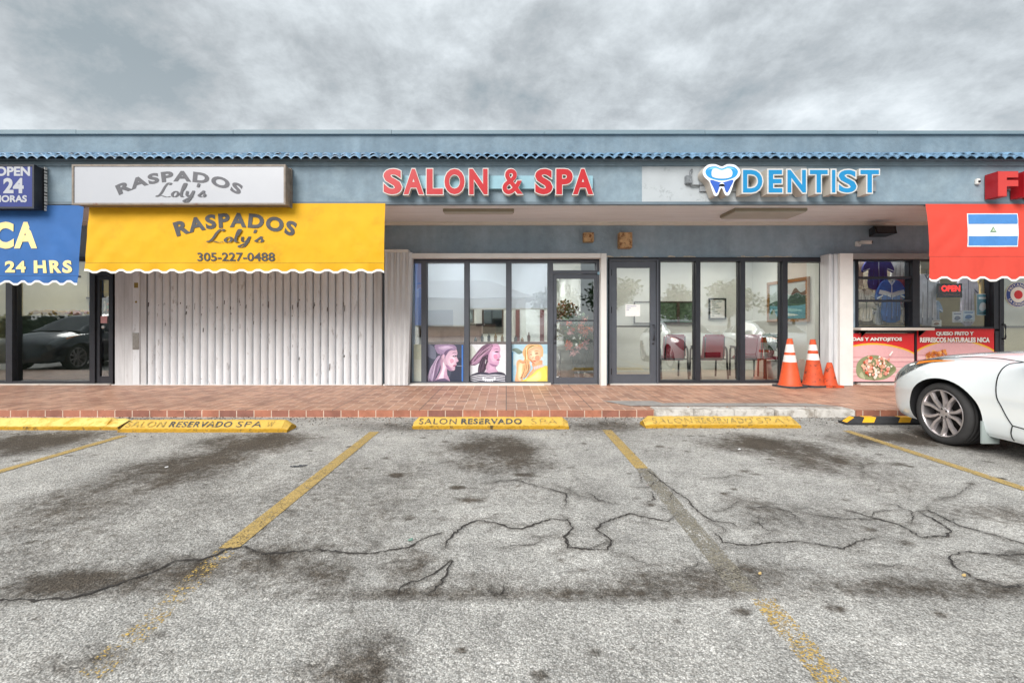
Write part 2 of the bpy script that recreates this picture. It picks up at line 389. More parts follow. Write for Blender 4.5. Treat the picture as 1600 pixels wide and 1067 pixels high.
def catmull(pts, n=6, closed=False):
    P = [np.array(p, float) for p in pts]; k = len(P); out = []
    for i in range(k if closed else k-1):
        a = P[(i-1) % k] if closed or i > 0 else P[0]; b = P[i]; c = P[(i+1) % k]; d = P[(i+2) % k] if closed or i+2 < k else P[-1]
        for j in range(n):
            t = j/n; out.append(.5*((2*b)+(-a+c)*t+(2*a-5*b+4*c-d)*t*t+(-a+3*b-3*c+d)*t**3))
    if not closed: out.append(P[-1])
    return [tuple(float(q) for q in p) for p in out]
SK = [0]
def stroke(mb, pts, w, place, m=0, n=6):             # flat ribbon along a smoothed line; place maps (u,v) onto the surface
    q = catmull(pts, n); L = []; R = []
    for i, p in enumerate(q):
        a = np.array(q[max(i-1, 0)]); b = np.array(q[min(i+1, len(q)-1)]); d = b-a; d = d/(np.linalg.norm(d)+1e-9)
        ww = w*(.55+.75*abs(d[1]))/2
        nrm = np.array((-d[1], d[0]))
        SK[0] += 1; k = SK[0] % 400; a = place(*(np.array(p)+nrm*ww)); b = place(*(np.array(p)-nrm*ww)); dy = k*.00004
        L.append((a[0], a[1]-dy, a[2])); R.append((b[0], b[1]-dy, b[2]))
    k = len(q)
    return mb.add(L+R, [(i, i+k, i+1+k, i+1) for i in range(k-1)], m)
LOLY = [[(.25, .86), (.28, .98), (.22, 1.0), (.15, .75), (.08, .35), (.01, .1), (-.03, .06), (.0, .13), (.09, .11), (.18, .03), (.27, .06)],
        [(.36, .42), (.305, .24), (.325, .05), (.39, .07), (.43, .26), (.40, .42), (.35, .39)],
        [(.50, .38), (.555, .62), (.60, .92), (.575, .97), (.53, .65), (.495, .2), (.505, .05), (.545, .08)],
        [(.63, .44), (.615, .18), (.65, .06), (.71, .18), (.765, .46)], [(.765, .46), (.72, .1), (.65, -.25), (.58, -.34), (.555, -.24), (.64, -.08), (.74, .06)],
        [(.875, .97), (.865, .86), (.85, .72)],
        [(.86, .10), (.93, .3), (.985, .46), (.965, .34), (1.0, .18), (.97, .05), (.90, .06), (.88, .12)]]
def loly(mb, x0, x1, z0, z1, y, m=0, w=.09):
    for st in LOLY: stroke(mb, st, w, lambda u, v: (x0+(u+.03)/1.02*(x1-x0), y, z0+(v+.34)/1.34*(z1-z0)), m)
def shade(shapes):
    out = []
    for c, p, sm in shapes:
        out.append((c, p, sm))
        if sm and len(p) >= 5:                       # brushed tones inside each painted form
            cx = sum(q[0] for q in p)/len(p); cy = sum(q[1] for q in p)/len(p)
            for k, g in ((.72, 1.07), (.42, 1.14)):
                out.append((tuple(min(250, int(v*g)) for v in c), [(cx+.02*(1-k)*2+(q[0]-cx)*k, cy+.03*(1-k)*2+(q[1]-cy)*k) for q in p], True))
    return out
def art(mb, mats, x0, x1, z0, z1, y, shapes, step=.0007):
    for i, (c, pts, sm) in enumerate(shapes):
        mm = flat(c)
        if mm not in mats: mats.append(mm)
        k = mats.index(mm)
        q = catmull(pts, 5, True) if sm else pts
        mb.add([(x0+p[0]*(x1-x0), y-step*(i+1), z0+p[1]*(z1-z0)) for p in q], [tuple(range(len(q)))], k)
R4 = lambda a, b, c, d: [(a, b), (c, b), (c, d), (a, d)]
# ------------------------------------------------------------------ ground
def vnoise(x, y, seed):
    r = np.random.RandomState(seed); T = r.rand(256, 256)
    xi = np.floor(x).astype(int); yi = np.floor(y).astype(int); fx = x-xi; fy = y-yi
    fx = fx*fx*(3-2*fx); fy = fy*fy*(3-2*fy)
    g = lambda a, b: T[a % 256, b % 256]
    return (g(xi, yi)*(1-fx)+g(xi+1, yi)*fx)*(1-fy)+(g(xi, yi+1)*(1-fx)+g(xi+1, yi+1)*fx)*fy
def fbm(x, y, seed, o=5):
    s = 0; a = .5
    for k in range(o): s = s+a*vnoise(x*2**k+k*17.3, y*2**k+k*9.1, seed+k); a *= .5
    return s/(1-.5**o)
CRACKS = [
    ([(-60, 950), (0, 938), (55, 939), (110, 935), (150, 925), (200, 908), (250, 889), (275, 876), (310, 876), (335, 868), (355, 858), (385, 855), (410, 866), (450, 863), (500, 860), (550, 865), (590, 864), (640, 855), (660, 842), (690, 833)], 13),
    ([(695, 858), (697, 848), (705, 838), (725, 822), (745, 813), (775, 818), (800, 826), (815, 827), (840, 818), (860, 811), (885, 813), (895, 825), (882, 840), (888, 855), (915, 858), (950, 859), (957, 845), (932, 828), (945, 815), (985, 803), (1015, 810), (1045, 816), (1048, 811)], 11),
    ([(785, 752), (805, 750), (830, 757), (860, 765), (885, 772), (882, 792)], 9),
    ([(1012, 735), (1030, 750), (1050, 765), (1075, 782), (1090, 800), (1115, 815), (1145, 818), (1152, 825)], 10),
    ([(1115, 830), (1130, 848), (1165, 853), (1205, 848), (1250, 846), (1290, 853), (1320, 858), (1345, 845), (1370, 840)], 9),
    ([(1050, 757), (1027, 752)], 6), ([(1170, 795), (1200, 792), (1235, 800), (1250, 815)], 7), ([(1260, 803), (1310, 810), (1370, 812)], 7),
    ([(1315, 795), (1360, 808), (1405, 820), (1440, 840), (1480, 838), (1488, 830), (1460, 812), (1435, 800)], 12),
    ([(1435, 800), (1450, 797), (1500, 822), (1560, 838), (1610, 852), (1680, 865)], 9),
    ([(1640, 922), (1600, 915), (1570, 918), (1525, 905), (1490, 885), (1482, 868), (1510, 862), (1560, 868), (1620, 866)], 10),
    ([(615, 935), (630, 915), (660, 905), (690, 890), (705, 875), (700, 890), (690, 910), (675, 925), (655, 933)], 9),
    ([(768, 914), (765, 925), (780, 931), (790, 922), (786, 914)], 8),
    ([(1000, 740), (1003, 755)], 7), ([(1018, 768), (1023, 780), (1010, 786)], 8), ([(920, 770), (935, 782), (955, 786)], 9), ([(1030, 790), (1046, 800)], 7), ([(1180, 815), (1200, 830)], 7),
    ([(225, 888), (252, 884)], 6),
]
STAINS = [  # x, y, rx, ry, strength
    (-2.75, 5.0, .62, .42, 1.0), (-2.95, 4.3, .5, .75, .75), (-3.1, 3.5, .42, .7, .42), (-.12, 4.75, .5, .5, 1.0), (-.05, 4.3, .42, .35, .8), (2.75, 4.85, .6, .42, 1.0), (2.95, 4.35, .48, .5, .75),
    (3.05, 3.7, .3, .5, .4), (-5.2, 5.0, .7, .5, .95), (-5.6, 4.4, .6, .6, .6), (-.62, 1.7, .22, .26, .8), (-.95, 2.36, .2, .14, .5), (-.5, 2.45, .2, .16, .5), (-.1, 2.32, .3, .09, .35), (.85, 2.30, .5, .13, .5), (.45, 2.2, .4, .07, .4), (1.25, 2.34, .3, .14, .55), (1.9, 2.25, .7, .08, .35), (-.2, 2.2, .8, .06, .4),
    (-1.35, 2.45, .25, .2, .5), (-1.75, 2.35, .25, .16, .7), (-2.1, 2.3, .3, .12, .65), (1.75, 3.2, .2, .3, .45), (2.25, 3.0, .5, .25, .3), (3.4, 3.1, .5, .16, .45), (-1.55, 1.75, .3, .1, .4), (4.6, 5.1, .9, .35, .9),
    (-.35, 3.0, .25, .1, .25), (.15, 3.9, .12, .06, .7), (-.95, 3.9, .07, .06, .6), (-.4, 3.6, .06, .04, .7), (-.28, 3.35, .1, .05, .6), (3.05, 2.5, .25, .1, .5), (1.05, 2.05, .05, .03, .8), (2.1, 4.0, .07, .05, .6), (3.6, 4.2, .12, .06, .6), (.0, 5.6, .9, .1, .35), (2.2, 5.65, 1.2, .08, .3), (-1.2, 5.75, .8, .3, .5), (1.3, 5.8, .7, .3, .5), (-4.4, 5.75, .5, .2, .35)]
def add_twigs():
    r = random.Random(99); extra = []
    for pts, w in CRACKS[:11]:
        for q in pts[1:-1]:
            if r.random() < .55:
                a = r.uniform(0, 6.28); L = r.uniform(8, 38); x, y = q; line = [q]
                for _ in range(3): a += r.uniform(-.7, .7); x += L/3*math.cos(a)*1.5; y += L/3*math.sin(a)*.6; line.append((x, y))
                if 700 < y < 1050: extra.append((line, w*.42))
    for _ in range(26):
        x = r.choice((r.uniform(780, 1560), r.uniform(300, 780))); y = r.uniform(745, 900); a = r.uniform(-.5, .5); line = [(x, y)]
        for _ in range(r.randrange(3, 7)): a += r.uniform(-.9, .9); x += 16*math.cos(a); y += 7*math.sin(a); line.append((x, y))
        extra.append((line, r.uniform(2.5, 5)))
    CRACKS.extend(extra)
add_twigs()
def densify(pts, step, jit, seed):
    r = random.Random(seed); out = []
    for a, b in zip(pts, pts[1:]):
        d = math.hypot(b[0]-a[0], b[1]-a[1]); n = max(1, int(d/step))
        for k in range(n):
            t = k/n; out.append((a[0]+(b[0]-a[0])*t+r.uniform(-jit, jit), a[1]+(b[1]-a[1])*t+r.uniform(-jit, jit)))
    return out+[pts[-1]]
def asphalt_material():
    m = bpy.data.materials.new('worn_asphalt'); m.use_nodes = True; t = m.node_tree; L = t.links.new; p = t.nodes['Principled BSDF']
    p.inputs['Roughness'].default_value = .85; p.inputs['Specular IOR Level'].default_value = .3
    g = N('ShaderNodeNewGeometry', t); P = g.outputs['Position']
    v = setin(N('ShaderNodeTexVoronoi', t), Scale=150.); L(P, v.inputs['Vector'])
    v2 = setin(N('ShaderNodeTexVoronoi', t), Scale=52.); L(P, v2.inputs['Vector'])
    sp = N('ShaderNodeSeparateColor', t); L(v.outputs['Color'], sp.inputs[0])
    r = N('ShaderNodeValToRGB', t); L(sp.outputs[0], r.inputs[0]); e = r.color_ramp.elements
    e[0].position = 0; e[0].color = (.34, .326, .30, 1); e[1].position = 1; e[1].color = (.80, .775, .73, 1)
    for q, c in ((.35, (.47, .452, .42)), (.7, (.59, .57, .535)), (.9, (.68, .658, .62))): k = e.new(q); k.color = (*c, 1)
    # dark binder between the chips
    d = N('ShaderNodeMapRange', t); L(v.outputs['Distance'], d.inputs[0]); d.inputs[1].default_value = .38; d.inputs[2].default_value = .75
    mx = N('ShaderNodeMixRGB', t); L(d.outputs[0], mx.inputs[0]); L(r.outputs[0], mx.inputs[1]); mx.inputs[2].default_value = (.26, .247, .226, 1)
    last = mx.outputs[0]
    def noise_mul(scale, lo, hi, det=5., a=.3, b=.7, vec=P, rough=.6):
        nonlocal last
        n = setin(N('ShaderNodeTexNoise', t), Scale=scale, Detail=det, Roughness=rough); L(vec, n.inputs['Vector'])
        q = N('ShaderNodeMapRange', t); L(n.outputs['Fac'], q.inputs[0]); q.inputs[1].default_value = a; q.inputs[2].default_value = b; q.inputs[3].default_value = lo; q.inputs[4].default_value = hi
        x = N('ShaderNodeMixRGB', t, blend_type='MULTIPLY'); x.inputs[0].default_value = 1; L(last, x.inputs[1]); L(q.outputs[0], x.inputs[2]); last = x.outputs[0]
    noise_mul(.55, .86, 1.12); noise_mul(2.2, .80, 1.15, 7.); noise_mul(9., .76, 1.18, 8., rough=.75); noise_mul(38., .76, 1.2, 4.)
    # oil stains: own shape carried by the ground mesh, edges broken by the grain
    at = N('ShaderNodeAttribute', t); at.attribute_name = 'stain'
    nn = setin(N('ShaderNodeTexNoise', t), Scale=16., Detail=8., Roughness=.75); L(P, nn.inputs['Vector'])
    a1 = N('ShaderNodeMath', t, operation='MULTIPLY_ADD'); L(nn.outputs['Fac'], a1.inputs[0]); a1.inputs[1].default_value = 1.9; a1.inputs[2].default_value = -.95
    a2 = N('ShaderNodeMath', t, operation='ADD'); L(a1.outputs[0], a2.inputs[0]); L(at.outputs['Fac'], a2.inputs[1])
    a3 = N('ShaderNodeMapRange', t, interpolation_type='SMOOTHSTEP'); L(a2.outputs[0], a3.inputs[0]); a3.inputs[1].default_value = .05; a3.inputs[2].default_value = 1.05; a3.inputs[4].default_value = 1.0
    st = N('ShaderNodeMixRGB', t, blend_type='MULTIPLY'); L(a3.outputs[0], st.inputs[0]); L(last, st.inputs[1]); st.inputs[2].default_value = (.20, .170, .142, 1)
    # thin grime line along cracks, and the paler resurfaced strip
    ac = N('ShaderNodeAttribute', t); ac.attribute_name = 'grime'
    sc = N('ShaderNodeMixRGB', t, blend_type='MULTIPLY'); L(ac.outputs['Fac'], sc.inputs[0]); L(st.outputs[0], sc.inputs[1]); sc.inputs[2].default_value = (.42, .40, .38, 1)
    L(sc.outputs[0], p.inputs['Base Color'])
    b = N('ShaderNodeBump', t); b.inputs['Strength'].default_value = .9; b.inputs['Distance'].default_value = .004; b.invert = True
    L(v.outputs['Distance'], b.inputs['Height'])
    b2 = N('ShaderNodeBump', t); b2.inputs['Strength'].default_value = .5; b2.inputs['Distance'].default_value = .012
    L(v2.outputs['Distance'], b2.inputs['Height']); L(b.outputs[0], b2.inputs['Normal']); L(b2.outputs[0], p.inputs['Normal'])
    return m
ASPH = asphalt_material()
def build_ground():
    xs = np.linspace(-9, 9, 721); ys = np.linspace(.4, 6.4, 301)
    Xg, Yg = np.meshgrid(xs, ys, indexing='ij'); x = Xg.ravel(); y = Yg.ravel()
    st = np.zeros_like(x)
    lane = sum(np.exp(-((x-c)/.16)**2) for c in (-3.7, -2.15, -.85, .62, 1.95, 3.4, -5.0, -6.4)); 
    wob = fbm(x*2.2, y*2.2, 3)-.5; wob2 = fbm(x*2.2+40, y*2.2+9, 11)-.5
    for sx, sy, rx, ry, k in STAINS:
        d = np.hypot((x-sx+wob*.5*min(1, rx*2))/rx, (y-sy+wob2*.5*min(1, ry*2))/ry)
        st = np.maximum(st, k*np.clip(1.35-d, 0, 1)**.8*1.0)
    streak = fbm(x*6, y*1.1, 29); blot = fbm(x*7, y*7, 31); st = st*(.25+.75*streak+.75*blot)
    st += .55*np.clip(fbm(x*.8, y*.55, 41)-.46, 0, 1)*2*(y > 2.15)+.10
    # old joint: soiled just above it, fresher below
    jy = 2.13+.03*(fbm(x*1.2, x*0+3, 5)-.5)
    st += .30*np.clip(1-np.abs((y-jy-.05)/.12), 0, 1)*(y > jy)*np.clip(1.2-np.abs(x)/2.6, 0, 1)
    st += .16*lane*fbm(x*1.5, y*.6, 91)
    # small spots
    r = np.random.RandomState(5)
    for _ in range(300):
        sx = r.uniform(-6, 6); sy = r.uniform(1.4, 5.6); q = r.uniform(.012, .05)**1.0; k = r.uniform(.3, .9)
        i0, i1 = np.searchsorted(xs, [sx-q*2.4, sx+q*2.4]); j0, j1 = np.searchsorted(ys, [sy-q*2.4, sy+q*2.4])
        S2 = st.reshape(Xg.shape); dd = np.hypot((Xg[i0:i1, j0:j1]-sx)/q, (Yg[i0:i1, j0:j1]-sy)/(q*.8))
        S2[i0:i1, j0:j1] = np.maximum(S2[i0:i1, j0:j1], k*np.clip(1.6-dd, 0, 1))
    gr = np.zeros(Xg.shape)
    for pts, w in CRACKS:
        pl = [G(*q) for q in pts]
        for a, b in zip(pl, pl[1:]):
            i0, i1 = np.searchsorted(xs, [min(a[0], b[0])-.12, max(a[0], b[0])+.12]); j0, j1 = np.searchsorted(ys, [min(a[1], b[1])-.12, max(a[1], b[1])+.12])
            if i1 <= i0 or j1 <= j0: continue
            xx = Xg[i0:i1, j0:j1]; yy = Yg[i0:i1, j0:j1]; vx, vy = b[0]-a[0], b[1]-a[1]; l2 = vx*vx+vy*vy+1e-9
            t = np.clip(((xx-a[0])*vx+(yy-a[1])*vy)/l2, 0, 1); d = np.hypot(xx-a[0]-t*vx, yy-a[1]-t*vy)
            gr[i0:i1, j0:j1] = np.maximum(gr[i0:i1, j0:j1], .55*np.clip(1-d/.05, 0, 1))
    gr = gr.ravel()*(.5+fbm(x*9, y*9, 77))
    # old joint and rim of the kerb
    gr = np.maximum(gr, .5*np.clip(1-np.abs(y-jy)/.02, 0, 1)*(np.abs(x) < 4)*(fbm(x*3, y*0, 8) > .42))
    z = (fbm(x*1.5, y*1.5, 61)-.5)*.006
    z[(np.abs(x) > 8.9) | (y < .45) | (y > 6.2)] = 0
    n0, n1 = len(xs), len(ys)
    idx = np.arange(n0*n1).reshape(n0, n1)
    quads = np.stack([idx[:-1, :-1], idx[1:, :-1], idx[1:, 1:], idx[:-1, 1:]], -1).reshape(-1, 4)
    co = np.stack([x, y, z], 1)
    far = 260; k = len(co)
    ext = []; eq = []
    for (a, b, c, d) in ((-far, -far, far, .4), (-far, 6.4, far, far), (-far, .4, -9, 6.4), (9, .4, far, 6.4)):
        eq.append([k, k+1, k+2, k+3]); ext += [(a, b, 0), (c, b, 0), (c, d, 0), (a, d, 0)]; k += 4
    co = np.vstack([co, np.array(ext, float)]); quads = np.vstack([quads, np.array(eq)])
    me = bpy.data.meshes.new('parking_lot')
    me.vertices.add(len(co)); me.vertices.foreach_set('co', co.ravel())
    me.loops.add(quads.size); me.loops.foreach_set('vertex_index', quads.ravel().astype(np.int32))
    me.polygons.add(len(quads)); me.polygons.foreach_set('loop_start', np.arange(0, quads.size, 4, dtype=np.int32)); me.polygons.foreach_set('loop_total', np.full(len(quads), 4, dtype=np.int32))
    me.update(calc_edges=True); me.validate()
    for nm, arr in (('stain', st), ('grime', gr)):
        a = me.attributes.new(nm, 'FLOAT', 'POINT'); full = np.zeros(len(co), np.float32); full[:len(arr)] = arr; a.data.foreach_set('value', full)
    me.materials.append(ASPH)
    o = bpy.data.objects.new('parking_lot', me); COL.objects.link(o); structure(o); o['_o'] = (0, 0, 0)
    mb = MB()
    for ci, (pts, w) in enumerate(CRACKS):
        pl = densify([G(*q) for q in pts], .022, .009, ci); r2 = random.Random(ci+50)
        Lv = []; Rv = []; n = len(pl)
        for i, q in enumerate(pl):
            a = pl[max(0, i-1)]; b = pl[min(n-1, i+1)]; dx, dy = b[0]-a[0], b[1]-a[1]; l = math.hypot(dx, dy)+1e-9
            ww = w*.001*.5*r2.uniform(.25, 1.5)*(min(i, n-1-i, 4)/4*.8+.2)
            Lv.append((q[0]-dy/l*ww, q[1]+dx/l*ww, .0055)); Rv.append((q[0]+dy/l*ww, q[1]-dx/l*ww, .0055))
        mb.add(Lv+Rv, [(i, i+1, i+1+n, i+n) for i in range(n-1)])
    mb.build('pavement_crack', M['crack'], o)
build_ground()
# painted bay lines: worn paint with asphalt showing through
def paint_material(name, rgb, keep):
    m = bpy.data.materials.new(name); m.use_nodes = True; t = m.node_tree; L = t.links.new; p = t.nodes['Principled BSDF']
    p.inputs['Roughness'].default_value = .8
    g = N('ShaderNodeNewGeometry', t)
    n = setin(N('ShaderNodeTexNoise', t), Scale=9., Detail=10., Roughness=.8); L(g.outputs['Position'], n.inputs['Vector'])
    v = setin(N('ShaderNodeTexVoronoi', t), Scale=150.); L(g.outputs['Position'], v.inputs['Vector'])
    sp = N('ShaderNodeSeparateColor', t); L(v.outputs['Color'], sp.inputs[0])
    a = N('ShaderNodeMath', t, operation='MULTIPLY_ADD'); L(sp.outputs[0], a.inputs[0]); a.inputs[1].default_value = .42; L(n.outputs['Fac'], a.inputs[2])
    q = N('ShaderNodeMapRange', t); L(a.outputs[0], q.inputs[0]); q.inputs[1].default_value = keep; q.inputs[2].default_value = keep+.07
    q.inputs[3].default_value = 1; q.inputs[4].default_value = 0
    L(q.outputs[0], p.inputs['Alpha'])
    c = N('ShaderNodeMixRGB', t, blend_type='MULTIPLY'); c.inputs[0].default_value = 1; c.inputs[1].default_value = (*lin(rgb), 1)
    q2 = N('ShaderNodeMapRange', t); L(sp.outputs[1], q2.inputs[0]); q2.inputs[3].default_value = .62; q2.inputs[4].default_value = 1.12
    L(q2.outputs[0], c.inputs[2]); L(c.outputs[0], p.inputs['Base Color'])
    return m
PY = paint_material('bay_line_paint', (182, 154, 94), .83); PG = paint_material('ghost_line_paint', (140, 133, 118), .68); PW = paint_material('worn_line_paint', (200, 166, 90), .58); PT = paint_material('traces_of_line_paint', (208, 174, 94), .50)
def line(x0, y0, x1, y1, w, m):
    mb = MB(); mb.add([(x0-w/2, y0, .0045), (x0+w/2, y0, .0045), (x1+w/2, y1, .0045), (x1-w/2, y1, .0045)], [(3, 2, 1, 0)])
    structure(mb.build('parking_line', m))
a, b = G(585, 675), G(357, 857); line(a[0], a[1], b[0]-.0, b[1], .115, PY)
c = G(140, 1060); line(b[0], b[1]-.03, c[0], c[1], .125, PT)
a, b = G(948, 672), G(1003, 732); line(a[0], a[1], b[0], b[1], .115, PY); d = G(1165, 925); line(b[0]+.01, b[1]-.01, d[0], d[1], .13, PG); e = G(1190, 935); f = G(1330, 1100); line(e[0], e[1], f[0], f[1], .12, PW)
a, b = G(190, 681), G(-60, 754); line(a[0]+.02, a[1], b[0], b[1], .10, PY); line(b[0], b[1], b[0]-.05, 1.2, .10, PW)
a, b = G(1322, 673), G(1640, 777); line(a[0], a[1], b[0], b[1], .10, PY); line(b[0], b[1], b[0]+.05, 1.0, .10, PW)
line(-7.25, 5.3, -7.3, 1.2, .1, PY)

# ------------------------------------------------------------------ sidewalk
def paver_material():
    m = bpy.data.materials.new('red_brown_pavers'); m.use_nodes = True; t = m.node_tree; L = t.links.new; p = t.nodes['Principled BSDF']
    p.inputs['Roughness'].default_value = .5
    g = N('ShaderNodeNewGeometry', t); mp = N('ShaderNodeMapping', t); L(g.outputs['Position'], mp.inputs[0])
    def brick(rot, w, h):
        mq = N('ShaderNodeMapping', t); mq.inputs['Rotation'].default_value = (0, 0, rot); L(g.outputs['Position'], mq.inputs[0])
        k = setin(N('ShaderNodeTexBrick', t), Scale=1.0, Mortar_Size=.006, Mortar_Smooth=.2, Brick_Width=w, Row_Height=h, Bias=0.)
        k.inputs['Color1'].default_value = (*lin((194, 148, 122)), 1); k.inputs['Color2'].default_value = (*lin((154, 110, 90)), 1); k.inputs['Mortar'].default_value = (*lin((212, 188, 168)), 1)
        L(mq.outputs[0], k.inputs['Vector']); return k
    k1 = brick(0, .30, .15); k2 = brick(rad(90), .30, .15)
    ch = setin(N('ShaderNodeTexChecker', t), Scale=3.3333); L(g.outputs['Position'], ch.inputs['Vector'])
    mq = N('ShaderNodeMapping', t); L(g.outputs['Position'], mq.inputs[0]); mq.inputs['Scale'].default_value = (1, 1, 0); L(mq.outputs[0], ch.inputs['Vector'])
    mx = N('ShaderNodeMixRGB', t); L(ch.outputs['Fac'], mx.inputs[0]); L(k1.outputs[0], mx.inputs[1]); L(k2.outputs[0], mx.inputs[2])
    last = mx.outputs[0]
    for sc, lo, hi in ((.8, .86, 1.14), (5, .86, 1.12), (30, .86, 1.12)):
        n = setin(N('ShaderNodeTexNoise', t), Scale=sc, Detail=6., Roughness=.65); L(g.outputs['Position'], n.inputs['Vector'])
        q = N('ShaderNodeMapRange', t); L(n.outputs['Fac'], q.inputs[0]); q.inputs[1].default_value = .3; q.inputs[2].default_value = .7; q.inputs[3].default_value = lo; q.inputs[4].default_value = hi
        x = N('ShaderNodeMixRGB', t, blend_type='MULTIPLY'); x.inputs[0].default_value = 1; L(last, x.inputs[1]); L(q.outputs[0], x.inputs[2]); last = x.outputs[0]
    # control joints across the walk every 1.2 m
    sx = N('ShaderNodeSeparateXYZ', t); L(g.outputs['Position'], sx.inputs[0])
    w = N('ShaderNodeMath', t, operation='PINGPONG'); L(sx.outputs[0], w.inputs[0]); w.inputs[1].default_value = .6
    lt = N('ShaderNodeMath', t, operation='LESS_THAN'); L(w.outputs[0], lt.inputs[0]); lt.inputs[1].default_value = .006
    x = N('ShaderNodeMixRGB', t); L(lt.outputs[0], x.inputs[0]); L(last, x.inputs[1]); x.inputs[2].default_value = (.10, .085, .075, 1)
    L(x.outputs[0], p.inputs['Base Color'])
    b = N('ShaderNodeBump', t); b.inputs['Strength'].default_value = .4; b.inputs['Distance'].default_value = .003; L(mx.outputs[0], b.inputs['Height']); L(b.outputs[0], p.inputs['Normal'])
    return m
def riser_material():
    m = bpy.data.materials.new('kerb_bricks'); m.use_nodes = True; t = m.node_tree; L = t.links.new; p = t.nodes['Principled BSDF']
    p.inputs['Roughness'].default_value = .7
    g = N('ShaderNodeNewGeometry', t); sx = N('ShaderNodeSeparateXYZ', t); L(g.outputs['Position'], sx.inputs[0]); cb = N('ShaderNodeCombineXYZ', t); L(sx.outputs[0], cb.inputs[0]); L(sx.outputs[2], cb.inputs[1])
    k = setin(N('ShaderNodeTexBrick', t), Scale=1., Mortar_Size=.006, Mortar_Smooth=.1, Brick_Width=.24, Row_Height=.2, Bias=0.)
    k.inputs['Color1'].default_value = (*lin((182, 118, 92)), 1); k.inputs['Color2'].default_value = (*lin((138, 92, 80)), 1); k.inputs['Mortar'].default_value = (*lin((206, 186, 168)), 1)
    L(cb.outputs[0], k.inputs['Vector'])
    n = setin(N('ShaderNodeTexNoise', t), Scale=6., Detail=7., Roughness=.7); L(g.outputs['Position'], n.inputs['Vector'])
    q = N('ShaderNodeMapRange', t); L(n.outputs['Fac'], q.inputs[0]); q.inputs[1].default_value = .3; q.inputs[2].default_value = .7; q.inputs[3].default_value = .7; q.inputs[4].default_value = 1.2
    x = N('ShaderNodeMixRGB', t, blend_type='MULTIPLY'); x.inputs[0].default_value = 1; L(k.outputs[0], x.inputs[1]); L(q.outputs[0], x.inputs[2])
    L(x.outputs[0], p.inputs['Base Color']); return m
PAV, RIS = paver_material(), riser_material()
GREYC = mat('grey_mortar_patch', (150, 146, 142), var=.2, scale=5, bump=.4, bscale=40, dirt=(110, 108, 106), dscale=4)
WHITEC = mat('whitewashed_kerb', (204, 200, 194), var=.12, scale=8, bump=.4, bscale=40, dirt=(150, 142, 132), dscale=5, dpos=(.48, .62))
cx0, cx1 = PX(1022, YC), PX(1337, YC)
mb = MB()
for x0, x1 in ((-40, cx0), (cx1, 40)): mb.box(x0, x1, YC, 9.1, -.05, FL, 0)
mb.box(cx0, cx1, YC+.24, 9.1, -.05, FL-.001, 0)
sw = structure(mb.build('sidewalk', PAV))
mb = MB()
for x0, x1 in ((-40, cx0-.002), (cx1+.002, 40)):
    mb.box(x0, x1, YC-.012, YC-.002, -.02, FL-.008, 0)
mb.build('kerb_bricks', RIS, sw)
mb = MB()
k = 5
for i in range(k):
    a = cx0+(cx1-cx0)*i/k; b = cx0+(cx1-cx0)*(i+1)/k-.008
    mb.box(a, b, YC-.008, YC+.236, -.04, FL+.001, 0, bev=.012)
mb.build('concrete_kerb', [WHITEC, GREYC], sw)
mb = MB()
a0 = [(PX(940, 6.98), 6.98), (PX(1020, 6.98), 6.98), (PX(1055, 6.56), 6.56), (PX(985, 6.56), 6.56)]
mb.add([(x, y, FL+.0065) for x, y in a0], [(3, 2, 1, 0)], 0)
mb.add([(cx0+.05, YC+.25, FL+.004), (cx1-.02, YC+.25, FL+.004), (cx1-.35, YC+.50, FL+.004), (cx0+.4, YC+.52, FL+.004), (cx0+.1, YC+.46, FL+.004)], [(0, 1, 2, 3, 4)], 0)
mb.build('mortar_patch', GREYC, sw)
for kk, (px, py, s) in enumerate(((800, 646, .10), (893, 643, .16), (1200, 641, .3))):
    pass

# ------------------------------------------------------------------ the building
B = thing('strip_mall', 'long single-storey strip mall in blue grey stucco with a blue tiled eave over its shopfronts', 'building', (0, YW, 0))
XL, XR = -15., 13.
mb = MB(); mb.box(XL, XR, 7.56, 7.80, 3.7, 4.425); mb.build('parapet', M['stucco'], B)
mb = MB()
cuts = [XL, PX(120, 7.53), PX(365, 7.53), PX(612, 7.53), PX(850, 7.53), PX(1101, 7.53), PX(1370, 7.53), XR]
for i, (a, b) in enumerate(zip(cuts, cuts[1:])):
    dz = (.004, -.004, .003, -.003, .0, -.006, -.012)[i]
    mb.box(a+.003, b-.003, 7.515, 7.84, 4.425+dz*0, 4.489+dz)
mb.build('coping', M['coping'], B)
mb = MB(); mb.box(XL, XR, 7.80, 19, 4.2, 4.3); mb.build('roof', mat('roof_felt', (150, 150, 148), bump=.2), B)
mb = MB(); mb.box(XL, XR, YF, 7.5, 3.235, 3.80); mb.build('fascia', M['fascia'], B)
mb = MB(); mb.box(XL, XR, YF-.022, 7.5, 3.802, 3.868); mb.build('eave_board', M['trim'], B)
mb = MB(); mb.box(XL, XR, YF-.012, 7.3, 3.19, 3.233); mb.build('drip_edge', M['trimd'], B)
mb = MB(); mb.box(PX(1003, YF), PX(1260, YF), YF-.004, YF+.01, 3.236, 3.795); mb.build('paint_patch', M['repair'], B)
mb = MB()
n = 26
for i in range(n):
    y0 = 7.32+(8.88-7.32)*i/n; y1 = 7.32+(8.88-7.32)*(i+1)/n-.012
    mb.box(XL, XR, y0, y1, 3.275, 3.30)
mb.box(XL, XR, 7.32, 8.9, 3.299, 3.315)
mb.build('soffit', M['soffit'], B)
mb = MB(); mb.box(XL, XR, 8.87, YW+.02, 3.215, 3.28); mb.build('ceiling_trim', M['strim'], B)
